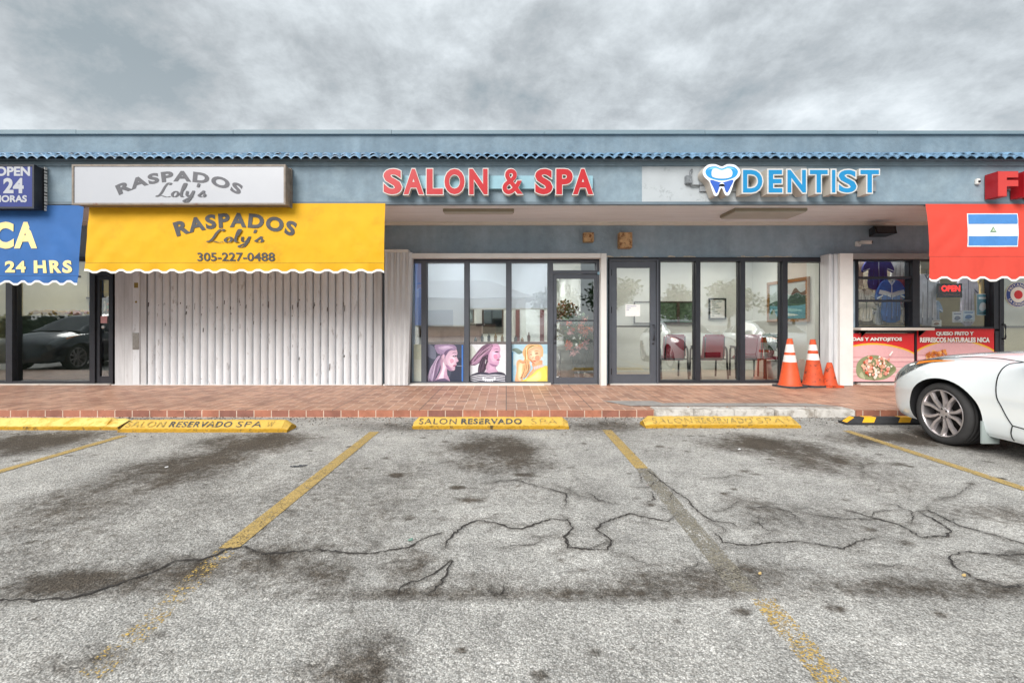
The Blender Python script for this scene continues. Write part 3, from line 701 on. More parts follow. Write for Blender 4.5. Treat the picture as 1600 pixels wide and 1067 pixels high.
# wavy tiles: two overlapping courses
mb = MB(); pitch = .152
def tile_course(y0, z0, y1, z1, th, ph):
    nx = int((XR-XL)/pitch*10)
    top = []
    for i in range(nx+1):
        x = XL+(XR-XL)*i/nx; u = (x/pitch+ph) % 1; kx = int(x/pitch+ph+100)
        w = (abs(math.sin(math.pi*u))**.8)*.052
        j = (mnoise.noise(Vector((kx*3.1, ph*7, 0))))*.028; w += .012*mnoise.noise(Vector((kx*1.7, ph*5, 4)))
        top.append((x, w, j))
    n = len(top); vs = []
    for x, w, j in top: vs += [(x, y0+j, z0+w-th), (x, y0+j, z0+w), (x, (y0+y1)/2, (z0+z1)/2+w*.95), (x, y1, z1+w*.8)]
    fs = []
    for i in range(n-1):
        for k in range(3): fs.append((i*4+k, (i+1)*4+k, (i+1)*4+k+1, i*4+k+1))
    mb.add(vs, fs, 0, True)
tile_course(7.07, 3.865, 7.40, 3.995, .022, 0); tile_course(7.27, 3.975, 7.60, 4.10, .022, .5)
mb.build('tiled_eave', M['tile'], B)
mb = MB(); mb.box(XL, XR, 7.16, 7.5, 3.87, 3.885); mb.build('eave_bed', M['trimd'], B)
# wall above the shopfronts and piers between them
mb = MB()
HZ = PZ(402, YW)
mb.box(XL, XR, YW, 9.12, HZ, 3.6)
piers = [(XL, -10.4), (PX(588, YW), PX(646, YW)), (PX(939.5, YW), PX(950, YW)), (PX(1295, YW), PX(1336, YW)), (PX(1700, YW), XR)]
for a, b in piers: mb.box(a, b, YW+.001, 9.121, 0, HZ-.001)
mb.build('wall', M['lower'], B)
mb = MB(); mb.box(PX(181, YW), PX(588, YW), YW+.02, 9.12, 0, HZ-.002); mb.build('dark_shopfront', M['darkp'], B)
# interiors
def room(x0, x1, y1, wallm, zc=2.85, right=None):
    mb = MB(); mb.box(x0, x1, 9.12, y1, FL-.05, FL); mb.build('interior_floor', M['floor'], B)
    mb = MB(); mb.box(x0-.1, x1+.1, y1, y1+.1, 0, 3.3); mb.box(x0-.1, x0, 9.12, y1, 0, 3.3); mb.box(x1, x1+.1, 9.12, y1, 0, 3.3); mb.build('interior_wall', wallm, B)
    mb = MB(); mb.box(x0, x1, 9.12, y1, zc, zc+.06); mb.build('ceiling', M['ceil'], B)
room(-10.5, -7.0, 13.2, M['yellowwall']); room(-1.95, 1.93, 17, M['cream']); room(2.03, 6.33, 11.7, M['cream'], 2.95); room(6.85, 12.0, 13.0, M['yellowwall'])
def panel_light(x, y, z, lx=.6, ly=1.2, label='', m='lamp'):
    t = thing('ceiling_light', label, 'ceiling light', (x, y, z), 'lit panels in the shop ceilings')
    mb = MB(); mb.box(x-lx/2-.03, x+lx/2+.03, y-ly/2-.03, y+ly/2+.03, z-.012, z+.05); mb.build('frame', M['white'], t)
    mb = MB(); mb.box(x-lx/2, x+lx/2, y-ly/2, y+ly/2, z-.022, z-.013); mb.build('diffuser', M[m], t)
for x, y in ((-.9, 10.05), (.9, 10.05), (-.9, 13.2), (.9, 13.2), (1.3, 15.6), (-.6, 15.6)):
    panel_light(x, y, 2.79, .6, 1.2, 'lit white ceiling panel inside the salon, ' + ('front row' if y < 11 else 'middle row' if y < 14 else 'rear row')+(' on the door side' if x > 0 else ' on the blind side'), m='lamps')
panel_light(3.2, 10.3, 2.88, .6, 1.2, 'lit ceiling panel of the dental waiting room nearest its door'); panel_light(5.2, 10.3, 2.88, .6, 1.2, 'lit ceiling panel of the dental waiting room nearest the painting')
panel_light(-8.8, 10.8, 2.78, 1.2, .6, 'lit ceiling panel above the bakery counter', m='lamps'); panel_light(7.55, 9.42, 2.78, 1.2, .3, 'added ceiling panel brightening the hanging jerseys', m='lamps'); panel_light(9.3, 9.6, 2.78, 1.2, .5, 'added ceiling panel brightening the red awning shop behind its door', m='lamps')  # jersey and shop door panels are added lamps to brighten that window
# shopfront joinery
YG = 8.98
def window(px0, px1, py0, py1, m=None, gl=None, fw=(4, 4, 4, 5), y0=8.88, y1=9.06, muls=()):
    m = m or M['black']; gl = gl or GL
    x0, x1 = PX(px0, YW), PX(px1, YW); z1, z0 = PZ(py0, YW), max(PZ(py1, YW), FL+.002)
    l, r, t, b = [q/79.5 for q in fw]
    mb = MB(); mb.box(x0, x0+l, y0, y1, z0, z1); mb.box(x1-r, x1, y0, y1, z0, z1)
    mb.box(x0+l, x1-r, y0+.004, y1-.004, z1-t, z1-.001); mb.box(x0+l, x1-r, y0+.004, y1-.004, z0+.001, z0+b)
    for k in muls:
        z = PZ(k, YW); mb.box(x0+l, x1-r, y0+.02, y1-.02, z-.02, z+.02)
    # glazing bead
    for a, c in ((x0+l, x0+l+.012), (x1-r-.012, x1-r)): mb.box(a, c, YG-.03, YG+.03, z0+b, z1-t)
    w = mb.build('window', m, B)
    mb = MB(); mb.add([(x0+l-.005, YG, z0+b-.005), (x1-r+.005, YG, z0+b-.005), (x1-r+.005, YG, z1-t+.005), (x0+l-.005, YG, z1-t+.005)], [(0, 1, 2, 3)]); mb.build('pane', gl, w)
    return w
def door(px0, px1, py0, py1, m, handle, gl=None, stile=8, top=10, bot=16, hinge=None, midrail=None, jamb=3):
    x0, x1 = PX(px0, YW), PX(px1, YW); z1, z0 = PZ(py0, YW), FL+.006
    gl = gl or GL; s = stile/79.5; j = jamb/79.5
    mb = MB(); mb.box(x0, x0+j, 8.87, 9.07, z0, z1); mb.box(x1-j, x1, 8.87, 9.07, z0, z1); mb.box(x0+j, x1-j, 8.874, 9.066, z1-j, z1-.001)
    d0, d1 = x0+j+.006, x1-j-.006; zt = z1-j-.006; y0, y1 = 8.90, 8.95
    mb.box(d0, d0+s, y0, y1, z0+.008, zt); mb.box(d1-s, d1, y0, y1, z0+.008, zt)
    mb.box(d0+s, d1-s, y0+.002, y1-.002, zt-top/79.5, zt-.001); mb.box(d0+s, d1-s, y0+.002, y1-.002, z0+.009, z0+bot/79.5)
    o = mb.build('door', m, B)
    yg = 8.926
    mb = MB(); mb.add([(d0+s-.004, yg, z0+bot/79.5-.004), (d1-s+.004, yg, z0+bot/79.5-.004), (d1-s+.004, yg, zt-top/79.5+.004), (d0+s-.004, yg, zt-top/79.5+.004)], [(0, 1, 2, 3)]); mb.build('pane', gl, o)
    if midrail:
        z = PZ(midrail, YW); mb = MB(); mb.box(d0+s, d1-s, 8.91, 8.94, z-.012, z+.012); mb.build('push_bar', M['black'], o)
    if handle:
        hx = (d0+s/2) if handle == 'l' else (d1-s/2); zc = PZ(519 if handle == 'r' else 518, YW)
        mb = MB(); mb.tube([(hx, 8.90, zc+.14), (hx, 8.85, zc+.14), (hx, 8.84, zc+.10), (hx, 8.84, zc-.10), (hx, 8.85, zc-.14), (hx, 8.90, zc-.14)], .014, seg=8)
        mb.lathe([(0, -.012), (.022, -.012), (.024, 0)], (hx, 8.90, zc-.22), axis='y', seg=14)
        mb.build('handle', M['black'], o)
    if hinge:
        hx = d0 if hinge == 'l' else d1
        for z in (z0+.25, (z0+zt)/2+.25, zt-.22): mb = MB(); mb.box(hx-.012, hx+.012, 8.885, 8.90, z-.06, z+.06); mb.build('hinge', M['lens'], o)
    mb = MB()
    mb.box(d0-.0, d1, 8.86, 9.08, FL, FL+.012); mb.build('threshold', mat('aluminium_sill', (176, 174, 170), rough=.4, metal=.6), o)
    return o
# bakery (blue awning)
window(-130, 18, 402, 600, gl=GLD); window(18, 150, 402, 600, gl=GLD, fw=(6, 6, 4, 5)); door(150, 181, 428, 600, M['black'], None, gl=GLD, stile=5, top=6, bot=12)
mb = MB(); mb.box(PX(150.5, YW), PX(181, YW), 8.9, 9.0, PZ(427.5, YW), PZ(402.5, YW)); mb.build('transom_panel', M['black'], B)
# salon
window(641, 663, 407, 599, M['grey'], fw=(3, 4, 4, 3)); window(663, 729.5, 407, 599, M['grey'], fw=(4, 3.5, 4, 3)); window(729.5, 795, 407, 599, M['grey'], fw=(3.5, 3.5, 4, 3)); window(795, 860, 407, 599, M['grey'], fw=(3.5, 3.5, 4, 3))
door(860, 937, 425, 600, M['grey'], 'l', stile=5.5, top=7, bot=10, midrail=501, jamb=3.5)
window(860, 937, 407, 425, M['grey'], fw=(3.5, 6, 4, 2))
# dentist
door(951, 1027, 406, 600, M['grey'], 'r', stile=9, top=10, bot=15, hinge='l', midrail=510, jamb=2.5)
window(1027, 1089, 404, 598, fw=(3.5, 3.5, 5, 4)); window(1089, 1158.5, 404, 598, fw=(3.5, 3.5, 5, 4)); window(1158.5, 1224, 404, 598, fw=(3.5, 3.5, 5, 4)); window(1224, 1295, 404, 598, fw=(4, 9, 6, 3))
# fritanga
window(1336, 1430, 404, 514, gl=GLP, fw=(2, 8, 4, 4), muls=(434, 470)); window(1430, 1556, 404, 514, gl=GLP, fw=(3, 8, 4, 3))
window(1336, 1430, 517, 598, fw=(2, 4, 3, 4), gl=GLD); window(1430, 1556, 517, 598, fw=(3, 6, 3, 4), gl=GLD)
door(1556, 1645, 404, 600, M['black'], 'l', stile=6, top=8, bot=14)
window(1645, 1700, 404, 600, fw=(3, 3, 4, 4))
mb = MB()
for a, b in ((1336, 1556),): mb.box(PX(a, YW), PX(b, YW), 8.93, 9.0, PZ(516.8, YW), PZ(514.2, YW))
mb.build('sill_rail', M['black'], B)
for a, b in ((-130, 181), (600, 939), (950, 1700)): mb = MB(); mb.box(PX(a, YW), PX(b, YW), 8.936, 9.055, PZ(408, YW), HZ-.002); mb.build('window_head', M['black'], B)
# pale sill strips at the foot of the shopfronts, flaking render above the dentist frame
for a, b in ((-130, 181), (604, 860), (951, 1295), (1336, 1556)): mb = MB(); mb.box(PX(a, YW), PX(b, YW), 8.80, 8.90, FL, FL+.02+(.012 if a > 1300 or a == 604 else 0)); mb.build('threshold_strip', mat('pale_concrete_sill', (206, 200, 192), var=.15, dirt=(150, 140, 130), dscale=7), B)
mb = MB(); rr = random.Random(9)
for k in range(30):
    x = PX(rr.choice((rr.uniform(948, 1010), rr.uniform(1040, 1080), rr.uniform(1150, 1240))), YW); w = rr.uniform(.03, .13); h = rr.uniform(.01, .05); z = HZ+.0
    pts = [(x-w, z), (x+w, z)]+[(x+w*math.cos(q)*.9, z+h*rr.uniform(.5, 1)*math.sin(q)) for q in (.5, 1, 1.6, 2.2, 2.7)]
    mb = MB(); mb.prism(pts, YW-.003-k*.0001, YW+.01); mb.build('render_chip', mat('bare_render', (208, 196, 178), var=.2, scale=20), B)
# ------------------------------------------------------------------ signs on the fascia
def boxsign(px0, px1, py0, py1, Y, face, framem, sidem, name, label):
    x0, x1 = PX(px0, Y), PX(px1, Y); z1, z0 = PZ(py0, Y), PZ(py1, Y)
    t = thing(name, label, 'shop sign', ((x0+x1)/2, YF, z0))
    mb = MB(); mb.box(x0+.012, x1-.012, Y+.03, YF-.014, z0+.012, z1-.012); mb.build('cabinet', sidem, t)
    mb = MB(); f = .028
    mb.box(x0, x0+f, Y, Y+.05, z0, z1); mb.box(x1-f, x1, Y, Y+.05, z0, z1); mb.box(x0+f, x1-f, Y+.001, Y+.05, z0, z0+f); mb.box(x0+f, x1-f, Y+.001, Y+.05, z1-f, z1)
    mb.box(x0+.002, x1-.002, YF-.05, YF-.0135, z1-.012, z1+.006); mb.box(x1-.012, x1+.006, YF-.05, YF-.0135, z0, z1-.013)
    mb.build('frame', framem, t)
    mb = MB(); mb.box(x0+f, x1-f, Y+.012, Y+.029, z0+f, z1-f); mb.build('panel', face, t)
    return t, x0, x1, z0, z1, Y+.0115
t, x0, x1, z0, z1, y = boxsign(112, 446, 257, 320, 7.02, M['signwhite'], M['rustframe'], M['rustframe'], 'box_sign', 'long white box sign lettered RASPADOS and hung on the fascia above the yellow awning')
mb = MB(); Ys = 7.02; a, b = PX(182, Ys), PX(377, Ys); zb = PZ(302, Ys)
letters(mb, 'RASPADOS', a, b, 0, 1, y-.002, bold=.05, warp=arc_warp(a, b, PZ(283.5, Ys), .165, .44), space=1.2); mb.build('lettering', mat('faded_ink', (84, 84, 90), rough=.5, var=.15, scale=14), t)
mb = MB(); loly(mb, PX(244, Ys), PX(319, Ys), PZ(316, Ys), PZ(286, Ys), y-.003, w=.042); mb.build('script_lettering', mat('faded_ink', (84, 84, 90)), t)
t, x0, x1, z0, z1, y = boxsign(-60, 53, 257, 326, 7.05, M['signblue'], M['black'], M['black'], 'box_sign', 'dark blue box sign reading OPEN 24 HORAS above the blue awning')
mb = MB(); Ys = 7.05
for s, a, b, p, q, bo in (('OPEN', -8, 46, 260, 275, .04), ('24', 4, 36, 278, 302, .04), ('HORAS', -10, 41, 305, 316, .04)): letters(mb, s, PX(a, Ys), PX(b, Ys), PZ(q, Ys), PZ(p, Ys), y-.002, bold=bo)
mb.build('lettering', M['signwhite'], t)
mb = MB()                                            # peeling white edge of the cabinet
for z in np.arange(z0, z1, .05): mb.box(x1+.007, x1+.012, 7.2, YF-.015, z+.004, z+.04+.008*math.sin(z*90))
mb.build('peeling_edge', M['white'], t)
def channel(name, label, specs, Yf, back, rim, facem, rimm, retm, py0, py1, bold, racepx=None, racem=None, racey=(277, 297), seamless=False):
    x0, x1 = PX(specs[0][1], Yf), PX(specs[-1][2], Yf)
    t = thing(name, label, 'shop sign', ((x0+x1)/2, YF, PZ(py1, Yf)))
    if racepx:
        mb = MB(); mb.box(PX(racepx[0], YF), PX(racepx[1], YF), back, YF-.0005, PZ(racey[1], YF), PZ(racey[0], YF)); mb.build('raceway', racem, t)
    bold0 = bold
    for s, a, b in specs:
        bold = .018 if s == '&' else bold0
        a_, b_ = PX(a, Yf), PX(b, Yf); za, zb = PZ(py1, Yf), PZ(py0, Yf)
        k = rim*(zb-za)/(.70+2*(bold+rim))
        mb = MB(); letters(mb, s, a_, b_, za, zb, Yf+.0125, back-Yf-.012, bold=bold+rim); L = mb.build('letter', retm, t)
        mb = MB(); letters(mb, s, a_-.002, b_+.002, za-.002, zb+.002, Yf, .012, bold=bold+rim); mb.build('trim', rimm, L)
        mb = MB(); letters(mb, s, a_+k, b_-k, za+k, zb-k, Yf-.003, .002, bold=bold); mb.build('face', facem, L)
    return t
channel('channel_letter_sign', 'red channel letters spelling SALON & SPA on a pale blue raceway', [('S', 598, 629), ('A', 629.5, 663), ('L', 665.5, 693), ('O', 693.5, 727), ('N', 732, 763), ('&', 784, 818), ('S', 835, 864.5), ('P', 868, 896), ('A', 894, 928)],
        7.10, 7.19, .022, M['lred'], M['lwhite'], M['lret'], 263, 305, .042, (612, 925), M['raceway'])
t = channel('channel_letter_sign', 'sky blue DENTIST letters with deep beige returns beside a tooth emblem', [('D', 1159, 1193), ('E', 1199, 1224), ('N', 1228.5, 1261), ('T', 1263.5, 1295), ('I', 1298, 1307), ('S', 1308.5, 1340), ('T', 1342.5, 1375)],
        7.04, 7.22, .04, M['lblue'], M['lwhite'], M['lret'], 264, 303, .025, (1092, 1366), mat('grey_raceway', (146, 150, 154), rough=.5, var=.1), (284, 300))
# tooth emblem
Ye = 7.04; ex0, ex1, ez0, ez1 = PX(1098, Ye), PX(1157, Ye), PZ(306, Ye), PZ(257, Ye)
def e(p): return (ex0+p[0]*(ex1-ex0), ez0+p[1]*(ez1-ez0))
outl = catmull([(.5, .93), (.66, 1.0), (.86, .97), (.99, .80), (.97, .62), (.84, .46), (.78, .25), (.70, .03), (.60, .02), (.52, .22), (.47, .22), (.40, .02), (.31, .0), (.24, .2), (.17, .44), (.04, .60), (.0, .78), (.12, .97), (.32, 1.0)], 5, True)[::-1]
mb = MB(); mb.prism([e(p) for p in outl], Ye, 7.22); em = mb.build('emblem', M['lret'], t)
mb = MB(); ms = []
art(mb, ms, ex0, ex1, ez0, ez1, Ye-.001, [
    ((238, 240, 242), outl, False),
    ((40, 150, 214), [(.5, .86), (.66, .93), (.84, .90), (.93, .78), (.88, .62), (.72, .52), (.5, .48), (.28, .52), (.12, .62), (.07, .78), (.16, .90), (.34, .93)], True),
    ((50, 96, 190), [(.2, .50), (.5, .42), (.8, .50), (.72, .25), (.65, .10), (.60, .14), (.55, .30), (.45, .30), (.40, .13), (.35, .08), (.28, .25)], True),
    ((120, 200, 238), [(.12, .80), (.2, .88), (.34, .90), (.5, .83), (.66, .90), (.8, .87), (.88, .78), (.8, .84), (.66, .82), (.5, .78), (.34, .82), (.2, .84)], True),
    ((240, 242, 242), [(.24, .80), (.34, .86), (.5, .80), (.66, .86), (.77, .78), (.76, .62), (.66, .56), (.5, .54), (.34, .56), (.24, .62)], True),
    ((232, 236, 242), [(.42, .30), (.46, .40), (.54, .40), (.58, .30), (.55, .36), (.45, .36)], True)], .0015)
mb.build('emblem_face', ms, em)
mb = MB(); q = [(PX(1098, YF), 7.23, PZ(291, YF)), (PX(1078, YF), 7.22, PZ(291, YF)), (PX(1074, YF), 7.2, PZ(284, YF)), (PX(1076, YF), 7.2, PZ(272, YF)), (PX(1080, YF), 7.235, PZ(266, YF))]
mb.tube(q, .014); mb.box(PX(1069, YF), PX(1079, YF), 7.19, YF-.005, PZ(289, YF), PZ(276, YF), bev=.01); mb.build('conduit', mat('grey_conduit', (132, 136, 140), rough=.5, metal=.4, var=.3, scale=14), t)
channel('channel_letter_sign', 'deep crimson channel letters with coral faces starting with F above the red awning', [('F', 1559, 1591), ('R', 1600, 1634), ('I', 1641, 1650), ('T', 1656, 1688)], 7.05, 7.24, .008, M['lpink'], M['lcrim'], M['lcrim'], 268, 307, .05, (1538, 1700), mat('silver_raceway', (120, 124, 128), rough=.5, metal=.4), (281, 299))

# ------------------------------------------------------------------ awnings
def awning(label, px0, px1, pyt, pys, pyb, m, period, amp, Yt=7.24, Yb=7.17, seed=0, ends=(0, 0)):
    x0, x1 = PX(px0, Yt), PX(px1, Yt); zt, zs, zb = PZ(pyt, Yt), PZ(pys, Yb), PZ(pyb, Yb)
    w = x1-x0; t = thing('awning', label, 'awning', ((x0+x1)/2, Yt, zt))
    def wr(x, v):
        q = Vector((x*1.1+seed*5, v*1.3, seed))
        d = .016*mnoise.noise(q)+.010*mnoise.noise(q*3.1)+.004*mnoise.noise(q*9)
        for c, s in ((x0, 1), (x1, -1)):           # pulled creases running down from the top corners
            u = abs(x-c); d += .013*math.sin((u*1.0+v*.9)*15)*math.exp(-u*2.2)*min(1, v*2)*min(1, u*4)
        return d-.03*math.sin(math.pi*min(v, 1))*.5
    def surf(u, v):
        x = x0+u*w; return (x, Yt+(Yb-Yt)*v+wr(x, v)*min(1, v*4), zt+(zs-zt)*v)
    mb = MB(); mb.grid(surf, 160, 24); mb.build('canopy', m, t)
    n = int(w/.012); P = lambda x: zb-amp*math.sin(2*math.pi*(x-x0)/period)*1.0
    def edge(x):
        c = math.sin(2*math.pi*(x-x0)/period+seed); return zb+amp*max(-1, min(1, 1.35*c))
    yv = lambda x, v: Yb-.004+wr(x, 1)+.016*math.sin(x*9+seed)*v-.004
    vs = []; vt = []
    for i in range(n+1):
        x = x0+w*i/n; e = edge(x)
        vs += [(x, yv(x, 0), zs+.006), (x, yv(x, .5), (zs+e)/2), (x, yv(x, 1), e)]
        vt += [(x, yv(x, 1)-.003, e+.016), (x, yv(x, 1)-.004, e-.016), (x, yv(x, 1)+.004, e-.016)]
    mb = MB(); mb.add(vs, [(i*3+k, i*3+k+1, i*3+k+4, i*3+k+3) for i in range(n) for k in (0, 1)], 0, True); mb.build('valance', m, t)
    mb = MB(); mb.add(vt, [(i*3+k, i*3+k+1, i*3+k+4, i*3+k+3) for i in range(n) for k in (0, 1)], 0); mb.build('braid', M['ctrim'], t)
    mb = MB(); mb.tube([(x0+.01, Yb+.03, zs+.0), (x1-.01, Yb+.03, zs+.0)], .018, seg=8)
    mb.tube([(x0+.01, Yt+.03, zt-.02), (x1-.01, Yt+.03, zt-.02)], .014, seg=6)
    mb.build('awning_frame', mat('galvanised_tube', (120, 122, 124), rough=.45, metal=.6), t)
    # stitched hem above the valance
    mb = MB(); vs = []
    for i in range(81):
        x = x0+w*i/80; y = Yb+wr(x, 1); vs += [(x, y-.006, zs+.012), (x, y-.006, zs+.001)]
    mb.add(vs, [(i*2, i*2+1, i*2+3, i*2+2) for i in range(80)]); mb.build('seam', mat(m.name+'_stitching', tuple(int(c*.55) for c in {'yellow_canvas': (250, 190, 10), 'blue_canvas': (52, 112, 188), 'coral_red_canvas': (238, 92, 74)}[m.name]), var=.2), t)
    def on(px, py, off=.008):                          # a point of the photo on this canvas
        Y = Yt+(Yb-Yt)*(py-pyt)/(pys-pyt); x = PX(px, Y); v = (zt-PZ(py, Y))/(zt-zs)
        return (x, Yt+(Yb-Yt)*v+wr(x, v)*min(1, v*4)-off, PZ(py, Y))
    return t, on
def fabric_text(mb, body, px0, px1, py0, py1, on, bold=0, shear=0, arc=None, space=1., taper=False):
    def wp(u, w, x, y, z):
        px = px0+u*(px1-px0); py = py1+(py0-py1)*w
        if arc:
            R = (px1-px0)/2/math.sin(arc); a = (u-.5)*2*arc; h = py1-py0; r = R+w*h
            px = (px0+px1)/2+r*math.sin(a)*R/(R+h/2); py = py1-(r*math.cos(a)-R)
        return on(px, py)
    return letters(mb, body, 0, 1, 0, 1, 0, bold=bold, shear=shear, warp=wp, space=space)
t, on = awning('mustard yellow canvas awning lettered RASPADOS with scalloped white braid', 140, 602, 318, 412, 424, M['yellow'], .27, .017, seed=1)
mb = MB(); fabric_text(mb, 'RASPADOS', 275, 463, 333, 356, on, bold=.045, arc=.31, space=1.2); fabric_text(mb, '305-227-0488', 309, 430, 395, 408.5, on, bold=.018)
for st in LOLY: stroke(mb, st, .042, lambda u, v: on(326+(u+.03)/1.02*85, 387-(v+.34)/1.34*28))
mb.build('lettering', M['ink'], t)
t, on = awning('royal blue canvas awning lettered NICA and 24 HRS with a white braid edge', -150, 131, 321, 432, 442, M['blue'], .25, .022, seed=2.2, Yb=7.16)
mb = MB(); fabric_text(mb, 'NICA', -62, 60, 347, 389, on, bold=.05, space=1.2); fabric_text(mb, '24', 9, 41, 408, 426, on, bold=.045, space=1.2); fabric_text(mb, 'HRS', 54, 114, 407, 427, on, bold=.045, space=1.25);
mb.build('lettering', mat('cream_lettering', (246, 220, 152), rough=.7, var=.06), t)
t, on = awning('coral red canvas awning with a blue and white flag panel', 1446, 1720, 319, 402, 436, M['red'], .305, .024, seed=3.1)
mb = MB()
def band(p0, p1, y0, y1, m, off): mb.grid(lambda u, v: on(p0+(p1-p0)*u, y0+(y1-y0)*v, off), 16, 6, m)
band(1510, 1588.5, 334, 386, 0, .006); band(1511.5, 1587, 335.5, 350.5, 1, .010); band(1511.5, 1587, 369.5, 384, 1, .010)
mb.add([on(1549, 354.5, .011), on(1543.8, 363.5, .011), on(1554.2, 363.5, .011)], [(0, 1, 2)], 2); mb.add([on(1549, 357.5, .0125), on(1546.4, 362, .0125), on(1551.6, 362, .0125)], [(0, 1, 2)], 3)
mb.build('flag', [flat((226, 232, 238)), flat((72, 132, 196)), flat((116, 146, 112)), flat((190, 206, 176))], t)

# ------------------------------------------------------------------ folding security shutters
def pleats(x0, x1, pitch, d, y, z0, z1, mb, fl=.35):
    prof = []; n = max(1, round((x1-x0)/pitch)); p = (x1-x0)/n
    for i in range(n):
        a = x0+i*p
        for u, v in ((0, 1.5), (.045, 1.5), (.06, .75), (.12, .45), (.2, .24), (.34, .06), (.5, 0), (.66, .06), (.8, .24), (.88, .45), (.94, .75), (.955, 1.5)): prof.append((a+u*p, y+d*v))
    prof.append((x1, y+d*1.5)); k = len(prof)
    vs = [(x, yy, z0) for x, yy in prof]+[(x, yy, z1) for x, yy in prof]+[(x, yy+.01, z0) for x, yy in prof]+[(x, yy+.01, z1) for x, yy in prof]
    mb.add(vs, [(i, i+1, i+1+k, i+k) for i in range(k-1)]+[(i+1+2*k, i+2*k, i+3*k, i+1+3*k) for i in range(k-1)]+[(i, i+2*k, i+1+2*k, i+1) for i in range(k-1)], 0)
YS = 8.80
def sx(px, Y=YS): return PX(px, Y)
t = thing('accordion_shutter', 'white accordion shutter drawn closed under the yellow awning', 'security shutter', (sx(385), YS, FL))
z0, z1 = FL+.012, PZ(390, YS)
mb = MB(); pleats(sx(230), sx(583), .145, .06, YS-.03, z0, z1, mb); mb.build('curtain', M['shutter'], t)
mb = MB(); mb.box(sx(181), sx(208), YS-.02, YS+.02, z0, z1); mb.box(sx(208.4), sx(209.4), YS-.024, YS+.02, z0, z1); mb.box(sx(195), sx(195.6), YS-.023, YS, z0, z1); mb.box(sx(220.5), sx(229), YS-.016, YS+.03, z0, z1); mb.build('end_panel', M['shutter2'], t)
mb = MB(); mb.box(sx(209.6), sx(220), YS-.035, YS+.02, z0, z1); lk = mb.build('lock_post', M['shutter'], t)
mb = MB(); mb.box(sx(209.8), sx(219.5), YS-.041, YS-.034, PZ(546, YS), PZ(520, YS)); mb.build('lock_plate', mat('worn_steel', (146, 142, 136), rough=.4, metal=.7, var=.2, scale=30), lk)
mb = MB(); mb.box(sx(212), sx(218), YS-.038, YS-.034, PZ(450, YS), PZ(442, YS)); mb.lathe([(0, -.004), (.02, -.004), (.02, 0)], (sx(215), YS-.036, PZ(472, YS)), axis='y', seg=12); mb.build('sticker', [flat((150, 130, 60))], lk)
mb = MB(); mb.box(sx(176), sx(597), YS-.03, YS+.06, FL+.001, FL+.014); mb.build('floor_track', M['white'], t)
mb = MB(); mb.box(sx(176), sx(597), YS-.04, YS+.07, z1, z1+.09); mb.build('head_track', M['white'], t)
mb = MB(); mb.box(sx(590), sx(597), YS-.03, YS+.06, z0, z1); mb.box(sx(584), sx(589), YS+.0, YS+.05, z0, z1); mb.build('jamb_post', M['shutter2'], t)
mb = MB(); rr = random.Random(4)
for k in range(90):                                  # black rubs where cars and hands have marked the slats
    i = rr.randrange(27); x = sx(230)+(i+.5)*.1437+rr.uniform(-.03, .03); z = rr.choice((rr.uniform(1.35, 1.75), rr.gauss(1.62, .05), rr.uniform(.2, 1.8)))
    h = abs(rr.gauss(.0, .03))+.004; w = rr.uniform(.002, .010); q = rr.uniform(-.01, .01)
    if x > sx(578): continue
    mb.add([(x-w, YS-.0335, z-h), (x+w*.4+q, YS-.0335, z-h*.7), (x+w+q, YS-.0335, z+h), (x-w*.3, YS-.0335, z+h*.8)], [(0, 1, 2, 3)])
mb.build('scuff_marks', mat('black_scuff', (70, 66, 64), var=.3), t)
t = thing('folded_shutter', 'weathered folded accordion shutter stacked beside the blinds of the salon window', 'security shutter', (sx(625), 8.8, FL))
z1 = PZ(396, 8.8)
mb = MB()
xa, xb = sx(604), sx(646)
nn = 9
for i in range(nn):
    a = xa+(xb-xa)*i/nn; b = xa+(xb-xa)*(i+1)/nn-.006
    lean = .085*(i/nn)                                # the stack leans: its foot is pulled back towards the pier
    f0 = 1-.18*(i+1)/nn
    vs = [(a-lean, 8.66+.02*(i % 2), z0), (b-lean, 8.68-.02*(i % 2), z0), (b-lean, 8.86, z0), (a-lean, 8.86, z0), (a, 8.66+.02*(i % 2), z1), (b, 8.68-.02*(i % 2), z1), (b, 8.86, z1), (a, 8.86, z1)]
    mb.add(vs, [(3, 2, 1, 0), (4, 5, 6, 7), (0, 1, 5, 4), (1, 2, 6, 5), (2, 3, 7, 6), (3, 0, 4, 7)], 0)
mb.build('curtain', M['shutter2'], t)
mb = MB(); mb.box(sx(640), sx(937), 8.70, 8.86, PZ(403, 8.7)+.0, PZ(396, 8.7)); mb.box(xa, sx(640), 8.64, 8.87, z1+.001, z1+.05); mb.build('head_track', M['white'], t)
mb = MB(); mb.box(sx(937.5), sx(946), 8.70, 8.86, FL+.002, PZ(396, 8.7)); mb.box(sx(941), sx(942), 8.694, 8.70, FL+.002, PZ(397, 8.7)); mb.build('jamb_post', M['white'], t)
mb = MB(); mb.box(sx(600), sx(850), 8.72, 8.86, FL+.001, FL+.022); mb.build('floor_track', M['white'], t)
t = thing('folded_shutter', 'clean white folded shutter with a flat end panel beside the traffic cones', 'security shutter', (sx(1315), 8.8, FL))
mb = MB()
for i in range(4):
    a = sx(1295, 8.66)+i*.052; mb.box(a, a+.046, 8.66+.03*(i % 2), 8.9, z0, PZ(397, 8.66))
mb.build('curtain', M['shutter2'], t)
mb = MB(); mb.box(sx(1312.5, 8.62), sx(1333, 8.62), 8.62, 8.9, z0, PZ(396, 8.62)); mb.build('end_panel', M['white'], t)
mb = MB(); mb.box(sx(1333.5, 8.74), sx(1700, 8.74), 8.74, 8.87, PZ(404, 8.74), PZ(396, 8.74)); mb.build('head_track', mat('grey_track', (150, 148, 146), rough=.5, var=.1), t)

